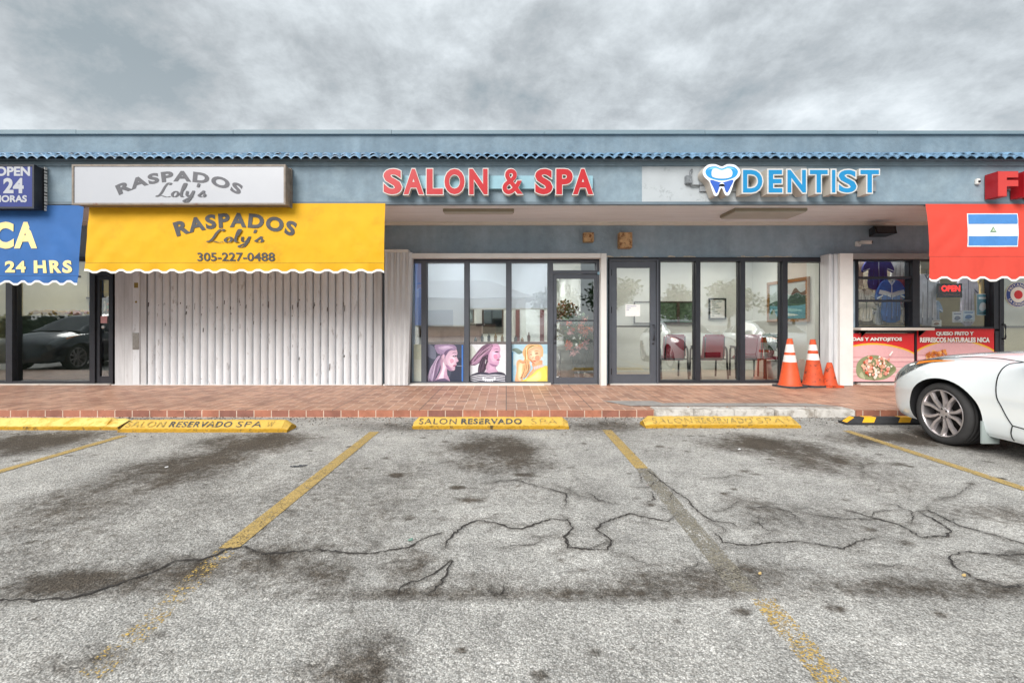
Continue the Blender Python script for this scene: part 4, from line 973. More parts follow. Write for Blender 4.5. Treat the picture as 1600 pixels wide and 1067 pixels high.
# ------------------------------------------------------------------ fittings under the eave
def soffit_light(px0, px1, py0, label, dep):
    Y0 = F*(3.23-CH)/(HY-py0); x0, x1 = PX(px0, Y0), PX(px1, Y0)
    t = thing('soffit_light', label, 'soffit light', ((x0+x1)/2, Y0, 3.275), 'box lights under the eave')
    mb = MB(); mb.box(x0, x1, Y0, Y0+dep, 3.225, 3.2745, bev=.006); mb.build('housing', mat('bronze_light_frame', (150, 142, 122), rough=.5, var=.1), t)
    mb = MB(); mb.box(x0+.018, x1-.018, Y0+.018, Y0+dep-.018, 3.205, 3.2245); mb.build('diffuser', M['diffuser'], t)
soffit_light(692, 803, 330, 'slim unlit box light on the soffit over the salon blinds', .16); soffit_light(1148, 1262, 329, 'wide unlit box light on the soffit over the dentist windows', .55)
def junction(px, py, w, h, d, label):
    x, z = PX(px, YW-d), PZ(py, YW-d)
    t = thing('junction_box', label, 'junction box', (x, YW, z), 'rusty boxes on the wall above the shopfronts')
    mb = MB(); mb.box(x-w/2, x+w/2, YW-d, YW+.005, z-h/2, z+h/2, bev=.008); mb.build('box', M['rust'], t)
    mb = MB(); mb.box(x-w/2+.012, x+w/2-.012, YW-d-.006, YW-d+.002, z-h/2+.012, z+h/2-.012)
    for a in (-.25, .25): mb.lathe([(0, -.012), (.012, -.01), (.014, 0)], (x+a*w, YW-d-.004, z+.2*h), axis='y', seg=10)
    mb.build('cover', M['rust'], t)
junction(920, 370.5, .20, .185, .12, 'small rusty junction box above the salon door'); junction(978, 375, .25, .30, .16, 'large peeling junction box above the dentist door')
x, z = PX(1380, 8.7), PZ(361, 8.7)
t = thing('floodlight', 'black floodlight on the wall above the white security camera', 'floodlight', (x, YW, z))
mb = MB(); mb.add([(x-.2, 8.62, z-.06), (x+.2, 8.62, z-.06), (x+.16, 8.84, z-.09), (x-.16, 8.84, z-.09), (x-.21, 8.66, z+.09), (x+.21, 8.66, z+.09), (x+.15, 8.86, z+.06), (x-.15, 8.86, z+.06)], [(3, 2, 1, 0), (4, 5, 6, 7), (0, 1, 5, 4), (1, 2, 6, 5), (2, 3, 7, 6), (3, 0, 4, 7)])
for k in range(9): mb.box(x-.13+k*.032, x-.12+k*.032, 8.84, 8.875, z-.07, z+.05)
mb.build('housing', M['lens'], t)
mb = MB(); mb.add([(x-.17, 8.616, z-.045), (x+.17, 8.616, z-.045), (x+.18, 8.647, z+.075), (x-.18, 8.647, z+.075)], [(0, 1, 2, 3)]); mb.build('lens', mat('smoked_glass', (36, 36, 40), rough=.1, var=0), t)
mb = MB(); mb.tube([(x, YW, z+.02), (x, 8.86, z)], .03); mb.build('bracket', M['black'], t)
x, z = PX(1355, 8.75), PZ(379, 8.75)
t = thing('security_camera', 'white bullet camera on the wall below the black floodlight', 'camera', (x, YW, z), 'white security cameras')
mb = MB(); mb.box(x-.10, x+.0, YW-.05, YW+.004, z-.05, z+.05, bev=.01); mb.build('mount', M['white'], t)
mb = MB(); mb.tube([(x-.05, YW-.05, z+.01), (x-.03, YW-.10, z+.015)], .022); mb.tube([(x-.05, YW-.09, z+.018), (x+.07, YW-.22, z+.002)], [.036, .036], seg=14); c = mb.build('body', M['white'], t)
mb = MB(); mb.tube([(x+.0705, YW-.2206, z+.002), (x+.076, YW-.2266, z+.001)], .028, seg=12); mb.build('lens', M['lens'], c)
x, z = PX(1531, 7.2), PZ(283, 7.2)
t = thing('security_camera', 'tiny white camera on the fascia beside the crimson letters', 'camera', (x, YF, z), 'white security cameras')
mb = MB(); mb.box(x-.03, x+.03, YF-.05, YF+.002, z-.045, z+.045, bev=.01); c = mb.build('body', M['white'], t)
mb = MB(); mb.lathe([(0, -.012), (.018, -.01), (.02, .004)], (x, YF-.05, z-.005), axis='y', seg=12); mb.build('lens', M['lens'], c)
# small door alarm at the salon door frame
x, z = PX(936.5, 8.85), PZ(427, 8.85)
t = thing('door_chime', 'small pale blue door chime at the corner of the salon door frame', 'door chime', (x, 8.85, z))
mb = MB(); mb.box(x-.035, x+.045, 8.84, 8.872, z-.03, z+.03, bev=.008); mb.build('body', mat('pale_blue_plastic', (140, 178, 196), rough=.4), t)

# ------------------------------------------------------------------ wheel stops
def wheel_stop(label, px0, px1, py1, m, text, inks, length=None, broken=False, dz=0):
    x0, y0 = G(px0, py1); x1, _ = G(px1, py1)
    t = thing('wheel_stop', label, 'wheel stop', ((x0+x1)/2, y0, 0), 'concrete wheel stops along the kerb')
    prof = [(y0, .0), (y0, .035), (y0+.012, .045), (y0+.10, .118), (y0+.13, .125), (y0+.16, .118), (y0+.245, .045), (y0+.25, .0)]
    rr = random.Random(int(px1)); xs = [x0, x0+.07]+list(np.arange(x0+.12, x1-.12, .05))+[x1-.07, x1]; vs = []; n = len(prof)
    for i, x in enumerate(xs):
        e = 1 if 0 < i < len(xs)-1 else .0
        for j, (y, z) in enumerate(prof):
            zz = z*(1 if e or broken and i else .55 if z > .04 else 1); xx = x
            if broken and i >= len(xs)-3: zz *= .72+.3*rr.random(); xx += rr.uniform(-.05, .03); 
            c = .0035
            vs.append((xx+rr.uniform(-c, c), y+rr.uniform(-c, c), max(0, zz+(rr.uniform(-c, c) if z > 0 else 0))))
    fs = []; k = len(xs)
    for i in range(k-1):
        for j in range(n-1): fs.append((i*n+j, (i+1)*n+j, (i+1)*n+j+1, i*n+j+1))
    mb = MB(); mb.add(vs, fs); mb.m = [2 if i % (n-1) in (0, 1) else 0 for i in range(len(fs))]; mb.add(vs, [tuple(range(n))[::-1], tuple(range((k-1)*n, k*n))], 1 if broken else 2)
    mb.build('block', [m, M['conc'], M['stopf']], t)
    for body, f0, f1, ink, bo in text:
        mb = MB()
        def wp(u, w, x, y, z): 
            v = .14+.74*w; return (x0+(x1-x0)*(f0+u*(f1-f0)), y0+.012+.088*v-.0045, .045+.073*v+.0045)
        letters(mb, body, 0, 1, 0, 1, 0, bold=bo, warp=wp, space=1.15); mb.build('stencil', ink, t)
    return t
wheel_stop('pale yellow wheel stop with a crumbling broken end and no readable stencil', -45, 189, 672, M['stop2'], [], None, broken=True)
wheel_stop('yellow wheel stop stencilled SALON RESERVADO SPA butting against the broken stop', 184, 448, 675.5, M['stop'], [('SALON', .03, .26, M['ink3'], .0), ('RESERVADO', .29, .66, M['ink2'], .02), ('SPA', .69, .84, M['ink2'], .0), ('W', .87, .91, M['ink3'], -.015)], None)
wheel_stop('golden wheel stop in front of the salon posters', 644, 889, 670.5, M['stop'], [('SALON', .04, .28, M['ink2'], .0), ('RESERVADO', .31, .70, M['ink2'], .03), ('SPA', .76, .93, M['ink3'], -.012)], None)
wheel_stop('dull saffron wheel stop before the whitewashed kerb of the dentist', 1009, 1252, 669, M['stop3'], [('SALON', .05, .31, M['ink3'], .0), ('RESERVADO', .33, .70, M['ink3'], .02), ('SPA', .73, .90, M['ink3'], -.01)], None)
x0, y0 = G(1323, 664); x1 = x0+1.83
t = thing('rubber_wheel_stop', 'black rubber wheel stop with yellow chevrons under the nose of the white car', 'wheel stop', ((x0+x1)/2, y0, 0))
mb = MB(); prof = [(y0, 0), (y0, .03), (y0+.03, .09), (y0+.12, .09), (y0+.15, .03), (y0+.15, 0)]; n = 6
xs = [x0, x0+.12, x1-.12, x1]; vs = []
for i, x in enumerate(xs):
    for y, z in prof: vs.append((x, y, z if i in (1, 2) else min(z, .03)))
fs = [(i*n+j, (i+1)*n+j, (i+1)*n+j+1, i*n+j+1) for i in range(3) for j in range(n-1)]
mb.add(vs, fs+[tuple(range(n))[::-1], tuple(range(3*n, 4*n))]); mb.build('block', M['rubber'], t)
for k in range(4):
    a = x0+.20+k*.46; mb = MB()
    mb.add([(a, y0+.0008, .032), (a+.15, y0+.0008, .032), (a+.05+.15, y0+.0292, .0925), (a+.05, y0+.0292, .0925)], [(0, 1, 2, 3)])
    mb.add([(a+.05, y0+.0292, .0925), (a+.2, y0+.0292, .0925), (a+.2, y0+.118, .0925), (a+.05, y0+.118, .0925)], [(0, 1, 2, 3)]); mb.build('chevron', flat((238, 176, 30)), t)
mb = MB(); mb.add([(x0+.004, y0+.002, .032), (x0+.12, y0+.029, .092), (x0+.12, y0+.118, .092), (x0+.006, y0+.09, .034)], [(0, 1, 2, 3)])
mb.build('chevron', flat((238, 176, 30)), t)

# ------------------------------------------------------------------ traffic cones
def cone(label, x, y, h, rb, base, rot, mo, bands, mb_mat, lean=0):
    t = thing('traffic_cone', label, 'traffic cone', (x, y, FL), 'cones by the dentist window')
    mb = MB(); q = [(-base, -base), (base, -base), (base, base), (-base, base)]
    c, s = math.cos(rot), math.sin(rot); k = .82
    ring = []
    for (a, b) in q:
        for dx, dy in ((1, .8), (.8, 1)) if a*b > 0 else ((.8, 1), (1, .8)): ring.append((a*dx*c-b*dy*s+x, a*dx*s+b*dy*c+y))
    mb.extrude_z(ring, FL+.002, FL+.035); mb.build('base', mb_mat, t)
    rt = .045; prof = [(rb*1.12, .035), (rb*1.06, .05), (rb, .065)]
    zs = [.065]+sorted(sum([list(b) for b in bands], []))+[h*.9]
    ms = [0, 0]
    rz = lambda z: rb+(rt-rb)*(z-.065)/(h-.065)
    for a, b in zip(zs, zs[1:]):
        prof.append((rz(b), b)); ms.append(1 if any(abs(a-q0) < 1e-6 and abs(b-q1) < 1e-6 for q0, q1 in bands) else 0)
    prof += [(rz(h*.9)*.96, h*.905), (rt*.95, h), (rt*.7, h+.004), (rt*.62, h-.05)]; ms += [0, 0, 0, 0]
    mb = MB(); mb.lathe(prof, (x, y, FL), seg=40, ms=ms); 
    mb.v = [(vx+lean*(vz-FL), vy, vz) for vx, vy, vz in mb.v]
    mb.build('body', [mo, M['conew']], t)
cone('bright tall cone with two clean white bands in front of the dentist window', PX(1234, 8.55), 8.55, .90, .182, .225, rad(24), M['coneo'], [(.47, .60), (.65, .80)], M['coneb'])
cone('tall grimy cone with scuffed white bands standing between two other cones', PX(1271, 8.64), 8.64, .885, .178, .22, rad(8), M['coned'], [(.50, .62), (.68, .79)], M['coneb'], lean=-.015)
cone('short dirty orange cone without bands on its own orange base', PX(1296, 8.58), 8.58, .45, .125, .175, rad(4), M['coned'], [], M['coned'])
# ------------------------------------------------------------------ salon: blinds, posters, furniture seen through the glass
for px0, px1, py1, m, lab in ((642, 659, 508, M['blindb'], 'narrow blue roller blind next to the folded shutter'), (668, 725, 508, M['blind'], 'longest pale roller blind, in the pane right of the blue blind'), (733, 791, 481.5, M['blind'], 'short pale roller blind in the middle salon pane'), (799, 856, 481.5, M['blind'], 'short pale roller blind beside the salon door')):
    Y = 9.1; x0, x1, z0, z1 = PX(px0-1, Y), PX(px1+2, Y), PZ(py1, Y), 2.62
    t = thing('roller_blind', lab, 'blind', ((x0+x1)/2, Y, z1), 'roller blinds in the salon window')
    mb = MB(); mb.grid(lambda u, v: (x0+(x1-x0)*u, Y+.003*math.sin(u*9+x0), z0+(z1-z0)*v), 12, 4); mb.build('cloth', m, t)
    mb = MB(); mb.box(x0, x1, Y-.012, Y+.012, z0-.03, z0); mb.build('bottom_rail', M['white'], t)
    mb = MB(); mb.tube([(x0, Y+.02, z1), (x1, Y+.02, z1)], .025); mb.build('roller', M['white'], t)
def poster(px0, px1, py0, py1, Y, label, shapes, name='window_poster', cat='poster', group=None):
    x0, x1, z0, z1 = PX(px0, Y), PX(px1, Y), PZ(py1, Y), PZ(py0, Y)
    t = thing(name, label, cat, ((x0+x1)/2, Y, z0), group)
    mb = MB(); ms = [flat((226, 226, 226))]; mb.box(x0, x1, Y, Y+.004, z0, z1, 0)
    art(mb, ms, x0, x1, z0, z1, Y-.001, shade(shapes), .00012); mb.build('print', ms, t)
    return t, x0, x1, z0, z1
YP = 8.974
def strands(a, b, c, n, spread, cols, seed, w=.012):
    r = random.Random(seed); out = []
    for k in range(n):
        t = (k/(n-1)-.5)*2*spread; j = lambda: r.uniform(-.02, .02)
        p = [(a[0]+t*a[2]+j(), a[1]+t*a[3]), (b[0]+t*b[2]+j(), b[1]+t*b[3]+j()), (c[0]+t*c[2]+j(), c[1]+t*c[3]+j())]
        q = catmull(p, 5); ww = w*r.uniform(.4, 1.2)
        clip = lambda v: min(.995, max(.005, v))
        out.append((r.choice(cols), [(clip(x+ww), clip(y)) for x, y in q]+[(clip(x-ww), clip(y-ww*.5)) for x, y in q[::-1]], False))
    return out
HAIR1 = strands((.36, .70, .06, .06), (.2, .45, .1, .06), (.10, .04, .12, .0), 22, 1, ((196, 174, 204), (132, 110, 142), (110, 90, 122), (214, 196, 220)), 1)
HAIR2 = strands((.62, .96, .02, .05), (.36, .78, .06, .12), (.08, .50, .06, .08), 24, 1, ((196, 158, 186), (104, 78, 100), (86, 64, 84), (214, 178, 204)), 3)+strands((.44, .70, .06, .04), (.36, .46, .08, .02), (.32, .28, .06, .0), 12, 1, ((104, 82, 104), (60, 48, 64)), 4)
HAIR3 = strands((.62, .98, .1, .0), (.42, .86, .04, .06), (.40, .60, .05, .0), 16, 1, ((250, 228, 180), (206, 156, 100), (186, 136, 86)), 5)+strands((.42, .55, .05, .0), (.42, .34, .07, .0), (.32, .14, .06, .02), 14, 1, ((214, 150, 104), (160, 104, 72), (236, 190, 140)), 6)
FACE1 = [((226, 170, 196), [(.62, .60), (.70, .62), (.72, .54), (.64, .50)], True), ((164, 122, 158), [(.50, .44), (.58, .33), (.70, .31), (.60, .36), (.52, .46)], True), ((130, 84, 120), [(.79, .515), (.82, .53), (.815, .515)], True), ((60, 44, 72), [(.69, .69), (.745, .715), (.80, .70), (.745, .70)], True), ((232, 222, 236), [(.72, .695), (.745, .70), (.76, .69), (.74, .683)], True)]
FACE2 = [((228, 150, 186), [(.66, .72), (.74, .74), (.76, .64), (.68, .62)], True), ((158, 112, 150), [(.54, .50), (.64, .42), (.77, .44), (.66, .47)], True), ((66, 44, 66), [(.68, .80), (.74, .822), (.80, .81), (.74, .805)], True), ((80, 56, 80), [(.66, .85), (.74, .875), (.81, .86), (.74, .885)], True)]
FACE3 = [((240, 160, 130), [(.64, .68), (.74, .70), (.74, .60), (.66, .58)], True), ((198, 130, 94), [(.46, .64), (.54, .53), (.64, .46), (.56, .56)], True), ((130, 84, 60), [(.60, .80), (.68, .82), (.76, .80), (.68, .83)], True), ((130, 84, 60), [(.47, .775), (.53, .79), (.57, .775), (.53, .80)], True)]
GRP = 'portrait posters along the foot of the salon window'
skin, skin2, skin3 = (212, 178, 200), (188, 152, 178), (232, 204, 220)
poster(668, 725, 538, 597, YP, 'poster of a woman in profile with a long ponytail on a dark background', [
    ((74, 80, 98), R4(0, 0, 1, 1), False), ((120, 126, 146), [(0, .7), (.22, .62), (.2, .9), (0, 1)], True), ((54, 60, 80), [(.6, .0), (.95, .0), (.95, .6), (.78, .55)], True), ((70, 130, 214), R4(.935, .02, .975, .98), False), ((140, 150, 170), R4(.8, .42, .95, .44), False),
    ((150, 128, 160), [(.34, .72), (.2, .55), (.08, .35), (.0, .1), (.0, .0), (.14, .0), (.26, .2), (.34, .4), (.42, .62)], True),
    ((182, 160, 192), [(.3, .7), (.16, .5), (.06, .2), (.1, .05), (.2, .3), (.34, .6)], True),
    (skin2, [(.38, .62), (.36, .35), (.25, .12), (.2, .0), (.6, .0), (.54, .2), (.56, .42), (.7, .5)], True),
    (skin3, [(.44, .6), (.40, .35), (.30, .1), (.26, .02), (.42, .02), (.46, .25), (.52, .45)], True),
    ((96, 84, 110), [(.2, .0), (.3, .08), (.46, .1), (.58, .04), (.6, .0)], True),
    (skin, [(.46, .80), (.42, .6), (.5, .42), (.58, .32), (.68, .30), (.75, .33), (.76, .42), (.80, .46), (.79, .52), (.85, .56), (.80, .68), (.82, .76), (.78, .88), (.62, .9)], True),
    (skin3, [(.58, .62), (.56, .45), (.66, .40), (.74, .5), (.76, .66), (.68, .72)], True),
    ((160, 138, 172), [(.22, .86), (.2, .98), (.4, 1.0), (.7, .99), (.8, .9), (.74, .84), (.62, .84), (.52, .72), (.46, .62), (.38, .66), (.34, .74), (.28, .76)], True),
    ((200, 180, 208), [(.3, .92), (.5, .95), (.72, .92), (.56, .88), (.4, .86)], True), ((112, 92, 124), [(.46, .78), (.56, .86), (.7, .88), (.58, .82), (.5, .7)], True),
    ((206, 172, 194), [(.38, .70), (.44, .74), (.47, .66), (.44, .58), (.39, .62)], True),
    ((86, 60, 92), [(.68, .68), (.74, .71), (.8, .695), (.75, .665)], True), ((96, 70, 100), [(.66, .745), (.74, .775), (.81, .76), (.74, .79)], True), ((168, 88, 120), [(.70, .44), (.76, .455), (.78, .43), (.72, .415)], True), ((236, 236, 244), [(.42, .5), (.45, .52), (.46, .44), (.43, .42)], True)]+HAIR1+FACE1, group=GRP)
poster(733, 791, 538, 597, YP, 'poster of a woman with windblown hair in a striped top', [
    ((224, 226, 232), R4(0, 0, 1, 1), False), ((206, 212, 206), [(.0, .5), (.2, .7), (.1, .95), (0, .9)], True),
    ((120, 92, 116), [(.0, .5), (.2, .78), (.4, .98), (.62, 1.0), (.66, .8), (.5, .5), (.4, .25), (.25, .28), (.3, .5), (.14, .44)], True),
    ((176, 138, 168), [(.06, .52), (.26, .78), (.5, .96), (.6, .92), (.4, .72), (.22, .5)], True), ((82, 66, 84), [(.26, .3), (.3, .56), (.44, .74), (.48, .5), (.42, .28)], True),
    (skin2, [(.46, .5), (.46, .3), (.36, .22), (.8, .22), (.72, .36), (.74, .5)], True),
    ((204, 158, 190), [(.5, .92), (.48, .66), (.54, .5), (.64, .42), (.76, .44), (.81, .52), (.80, .6), (.85, .68), (.82, .76), (.84, .88), (.78, 1.0), (.6, 1.0)], True),
    ((222, 184, 208), [(.58, .82), (.6, .6), (.7, .54), (.76, .66), (.74, .82)], True), ((140, 104, 134), [(.3, .74), (.46, .84), (.58, .96), (.64, .96), (.56, .8), (.46, .66)], True),
    ((92, 62, 90), [(.68, .80), (.75, .82), (.8, .80), (.74, .785)], True), ((156, 70, 110), [(.74, .595), (.81, .61), (.82, .58), (.76, .57)], True), ((240, 240, 246), [(.44, .6), (.48, .58), (.47, .48), (.43, .5)], True),
    ((60, 58, 74), [(.0, .0), (.02, .16), (.2, .25), (.4, .27), (.52, .22), (.66, .26), (.84, .27), (.98, .2), (1., .0)], True)] +
    [((222, 222, 230), [(.03, h), (.3, h+.05), (.5, h+.03), (.7, h+.05), (.97, h+.02), (.97, h), (.7, h+.028), (.5, h+.008), (.3, h+.028), (.03, h-.018)], False) for h in (.02, .065, .11, .155)] +
    [((236, 236, 242), [(.36+k*.06, .12-.05*math.sin(k*.6)), (.40+k*.06, .14-.05*math.sin(k*.6)), (.41+k*.06, .07-.05*math.sin(k*.6)), (.37+k*.06, .05-.05*math.sin(k*.6))], True) for k in range(6)]+HAIR2+FACE2, group=GRP)
poster(799, 857, 538, 597, YP, 'poster of a blonde woman in a yellow top with a pearl necklace', [
    ((170, 206, 222), R4(0, 0, 1, 1), False), ((196, 220, 226), R4(0, .45, 1, .75), False), ((110, 128, 120), [(.02, .86), (.14, .9), (.3, .8), (.2, .74), (.1, .8)], True), ((90, 150, 190), R4(0, 0, .05, .8), False),
    ((226, 180, 128), [(.34, .62), (.3, .8), (.42, .98), (.62, 1.0), (.8, .98), (.86, .82), (.82, .66), (.7, .9), (.5, .8), (.46, .5), (.42, .3), (.3, .15), (.28, .4)], True),
    ((244, 216, 160), [(.36, .7), (.4, .9), (.56, .98), (.72, .97), (.6, .9), (.48, .78), (.42, .6)], True),
    ((226, 160, 120), [(.56, .5), (.58, .36), (.46, .2), (.4, .05), (.7, .1), (.98, .38), (.84, .44), (.82, .58)], True),
    ((238, 182, 146), [(.46, .84), (.46, .66), (.54, .54), (.62, .46), (.70, .5), (.78, .6), (.82, .76), (.80, .9), (.62, .94)], True),
    ((248, 206, 172), [(.5, .8), (.52, .66), (.6, .58), (.66, .66), (.62, .84)], True), ((196, 134, 92), [(.42, .5), (.48, .4), (.44, .22), (.34, .1), (.36, .3)], True),
    ((110, 66, 54), [(.62, .755), (.68, .775), (.74, .76), (.68, .745)], True), ((110, 66, 54), [(.49, .73), (.53, .745), (.56, .73), (.53, .72)], True), ((196, 84, 70), [(.58, .56), (.63, .57), (.67, .56), (.63, .54)], True), ((214, 150, 118), [(.56, .64), (.6, .68), (.58, .62)], True),
    ((234, 176, 132), [(.1, .0), (.14, .3), (.14, .52), (.22, .6), (.34, .56), (.46, .58), (.44, .48), (.34, .46), (.3, .34), (.3, .0)], True), ((250, 208, 168), [(.18, .1), (.2, .46), (.3, .52), (.26, .3), (.26, .05)], True), ((200, 130, 96), [(.2, .56), (.3, .5), (.4, .54), (.3, .53)], True),
    ((240, 214, 96), [(.26, .0), (.42, .1), (.56, .2), (.72, .34), (.98, .42), (1., .0)], True), ((250, 230, 140), [(.4, .04), (.6, .18), (.76, .3), (.8, .1), (.6, .0)], True)] +
    [((214, 206, 210), [(.60+k*.045, .40+.012*k), (.63+k*.045, .42+.012*k), (.64+k*.045, .35+.012*k), (.61+k*.045, .34+.012*k)], True) for k in range(6)]+HAIR3+FACE3, group=GRP)
poster(640, 659, 538, 597, YP, 'narrow poster of a raised hand with a bracelet beside the folded shutter', [
    ((206, 212, 190), R4(0, 0, 1, 1), False), ((216, 220, 206), R4(.3, 0, 1, .6), False), ((216, 150, 106), [(.0, .0), (.3, .0), (.28, .35), (.2, .55), (.34, .75), (.3, .9), (.1, .85), (.0, .7)], True), ((150, 110, 90), R4(.0, .36, .3, .42), False), ((190, 116, 80), [(.05, .6), (.26, .74), (.22, .86), (.1, .8)], True)], group=GRP)
Y = 9.02
t = thing('display_shelf', 'thin dark red shelf behind the portrait posters of the salon', 'shelf', (PX(750, Y), Y, PZ(537, Y)))
mb = MB(); mb.box(PX(667, Y), PX(860, Y), 9.075, 9.35, PZ(538, Y), PZ(534.5, Y)); mb.build('board', mat('dark_red_laminate', (96, 44, 42), rough=.4), t)
for k in range(4): mb = MB(); xx = PX(670, Y)+k*.75; mb.box(xx, xx+.03, 9.1, 9.3, FL, PZ(538.2, Y)); mb.build('leg', M['cmetal'], t)
rr = random.Random(21)
for k in range(9):
    x = PX(742, Y)+k*.135; h = rr.uniform(.08, .2); c = rr.choice(((96, 60, 60), (150, 120, 80), (200, 180, 170), (60, 70, 80)))
    lab = '%s bottle among the row on the dark red shelf, %s' % ({96: 'maroon', 150: 'amber', 200: 'cream', 60: 'slate'}[c[0]], 'near the door' if k > 5 else 'behind the middle pane' if k > 2 else 'nearest the ponytail poster')
    o = MB(); z = PZ(534.4, Y); o.lathe([(0, 0), (.03, .002), (.032, h*.6), (.012, h*.75), (.012, h), (0, h)], (x, 9.22, z), seg=14)
    o = o.build('bottle', mat('bottle_%d' % c[0], c, rough=.2), base=(x, 9.22, z)); tag(o, lab, 'bottle', 'bottles on the salon shelf')
t = thing('reception_desk', 'panelled pinkish brown reception desk inside the salon', 'desk', (-1.2, 10.4, FL))
mb = MB(); mb.box(-1.9, -.55, 10.2, 10.7, FL, 1.25, bev=.01); mb.build('body', M['pinkwood'], t)
mb = MB(); mb.box(-1.93, -.5, 10.15, 10.75, 1.252, 1.29); mb.build('top', M['dwood'], t)
mb = MB()
for k in range(3): mb.box(-1.84+k*.44, -1.48+k*.44, 10.185, 10.199, .3, 1.15, bev=.008)
mb.build('panel', mat('pink_wood_moulding', (190, 152, 138), rough=.5), t)
def picture(name, label, x0, x1, z0, z1, y, frame, fw, ms, shapes, group=None):
    t = thing(name, label, 'picture', ((x0+x1)/2, y, z0), group)
    mb = MB(); d = .035
    mb.box(x0, x0+fw, y-d, y, z0, z1); mb.box(x1-fw, x1, y-d, y, z0, z1); mb.box(x0+fw, x1-fw, y-d+.002, y, z0, z0+fw); mb.box(x0+fw, x1-fw, y-d+.002, y, z1-fw, z1); mb.build('frame', frame, t)
    mb = MB(); ms = list(ms); mb.box(x0+fw, x1-fw, y-.012, y-.001, z0+fw, z1-fw, 0); art(mb, ms, x0+fw, x1-fw, z0+fw, z1-fw, y-.0125, shapes, .0006); mb.build('print', ms, t); return t
# doorway, mirrors and flowers at the back of the salon
picture('salon_mirror', 'tall dark framed mirror on the rear wall of the salon', -.9, -.1, .9, 2.1, 16.98, M['dwood'], .06, [mat('mirror_silver', (120, 126, 122), rough=.05, metal=1, var=0)], [])
picture('wall_picture', 'square dark picture on the rear salon wall left of the mirror', -1.75, -1.2, 1.3, 2.0, 16.98, M['dwood'], .04, [flat((80, 96, 106))], [((130, 150, 150), [(.1, .1), (.9, .2), (.7, .7), (.2, .6)], True)])
t = thing('doorway_curtain', 'maroon framed rear doorway of the salon with a pale opening', 'doorway', (.75, 16.9, FL))
mb = MB(); mb.box(.35, .5, 16.85, 16.99, FL, 2.2); mb.box(1.25, 1.4, 16.85, 16.99, FL, 2.2); mb.box(.5, 1.25, 16.86, 16.98, 2.1, 2.2); mb.build('frame', mat('maroon_wood', (104, 40, 46)), t)
mb = MB(); mb.box(.5, 1.25, 16.9, 16.97, FL, 2.1); mb.build('opening', mat('pale_room', (220, 226, 224)), t)
def leaf_cluster(mb, c, r, n, size, ms, rr, sq=(1, 1, 1), shell=.3):
    for _ in range(n):
        d = Vector((rr.gauss(0, 1), rr.gauss(0, 1), rr.gauss(0, 1))).normalized(); q = r*(shell+(1-shell)*rr.random()**.5)
        p = Vector(c)+Vector((d.x*sq[0], d.y*sq[1], d.z*sq[2]))*q
        a = Vector((rr.uniform(-1, 1), rr.uniform(-1, 1), rr.uniform(-.6, 1))).normalized(); b = a.cross(Vector((rr.uniform(-1, 1), rr.uniform(-1, 1), rr.uniform(-1, 1)))).normalized()
        s = size*rr.uniform(.6, 1.4)
        mb.add([p-a*s*.1, p+a*s*.5+b*s*.3, p+a*s, p+a*s*.5-b*s*.3], [(0, 1, 2, 3)], rr.choice(ms))
rr = random.Random(3)
x, y = PX(905, 9.6), 9.65
t = thing('flower_arrangement', 'orange and pink flowers in a dark vase behind the salon door', 'flowers', (x, y, FL))
mb = MB(); mb.lathe([(0, .0), (.16, .0), (.17, .04), (.10, .06), (.13, .3), (.20, .55), (.22, .68), (.20, .68), (.1, .6)], (x, y, FL), seg=24); mb.build('vase', mat('dark_glazed_vase', (66, 70, 72), rough=.25, var=.3, scale=14, dirt=(150, 150, 146), dscale=10), t)
mb = MB(); leaf_cluster(mb, (x, y, 1.05), .34, 240, .12, [0], rr, (1, .7, 1.1)); leaf_cluster(mb, (x-.05, y, 1.25), .25, 110, .12, [0], rr); mb.build('leaves', mat('dusty_leaf', (96, 116, 78), var=.3, scale=14), t)
for c, nm in (((232, 110, 52), 0), ((238, 178, 180), 1), ((228, 140, 120), 2)):
    mb = MB()
    for k in range(7):
        pc = (x+rr.uniform(-.26, .26), y-.2+rr.uniform(-.1, .05), .95+rr.uniform(-.18, .45)-(.12 if nm == 1 else 0)); leaf_cluster(mb, pc, .06, 34, .05, [0], rr)
    mb.build('blossom', flat(c), t)
x2, y2 = PX(884, 10.2), 10.2
t = thing('dried_flower_arrangement', 'round olive and brown dried flower bunch behind the salon door handle', 'flowers', (x2, y2, FL))
mb = MB(); leaf_cluster(mb, (x2, y2, 1.50), .30, 700, .07, [0, 1], rr, (1, .6, 1), .2); leaf_cluster(mb, (x2-.02, y2, 1.12), .16, 120, .10, [0], rr); mb.build('bunch', [mat('olive_dried', (136, 128, 82), var=.3, scale=20), mat('russet_dried', (156, 100, 64), var=.3, scale=20)], t)
mb = MB(); mb.lathe([(0, 0), (.2, 0), (.2, .6), (.15, .85), (.18, .9), (0, .9)], (x2, y2, FL), seg=20); mb.build('pot', mat('pale_pot', (206, 204, 198), var=.1), t)
# plush white stool by the flowers
t = thing('salon_stool', 'round white upholstered stool beside the dark vase', 'stool', (PX(872, 9.75), 9.75, FL))
mb = MB(); mb.ball((PX(876, 9.75), 9.95, .82), .2, sq=(1, 1, .5), seg=20); mb.build('seat', M['cream'], t); mb = MB(); mb.tube([(PX(876, 9.75), 9.95, FL), (PX(876, 9.75), 9.95, .74)], .03); mb.lathe([(0, 0), (.2, 0), (.2, .02), (0, .03)], (PX(876, 9.75), 9.95, FL)); mb.build('pedestal', M['alloy'], t)

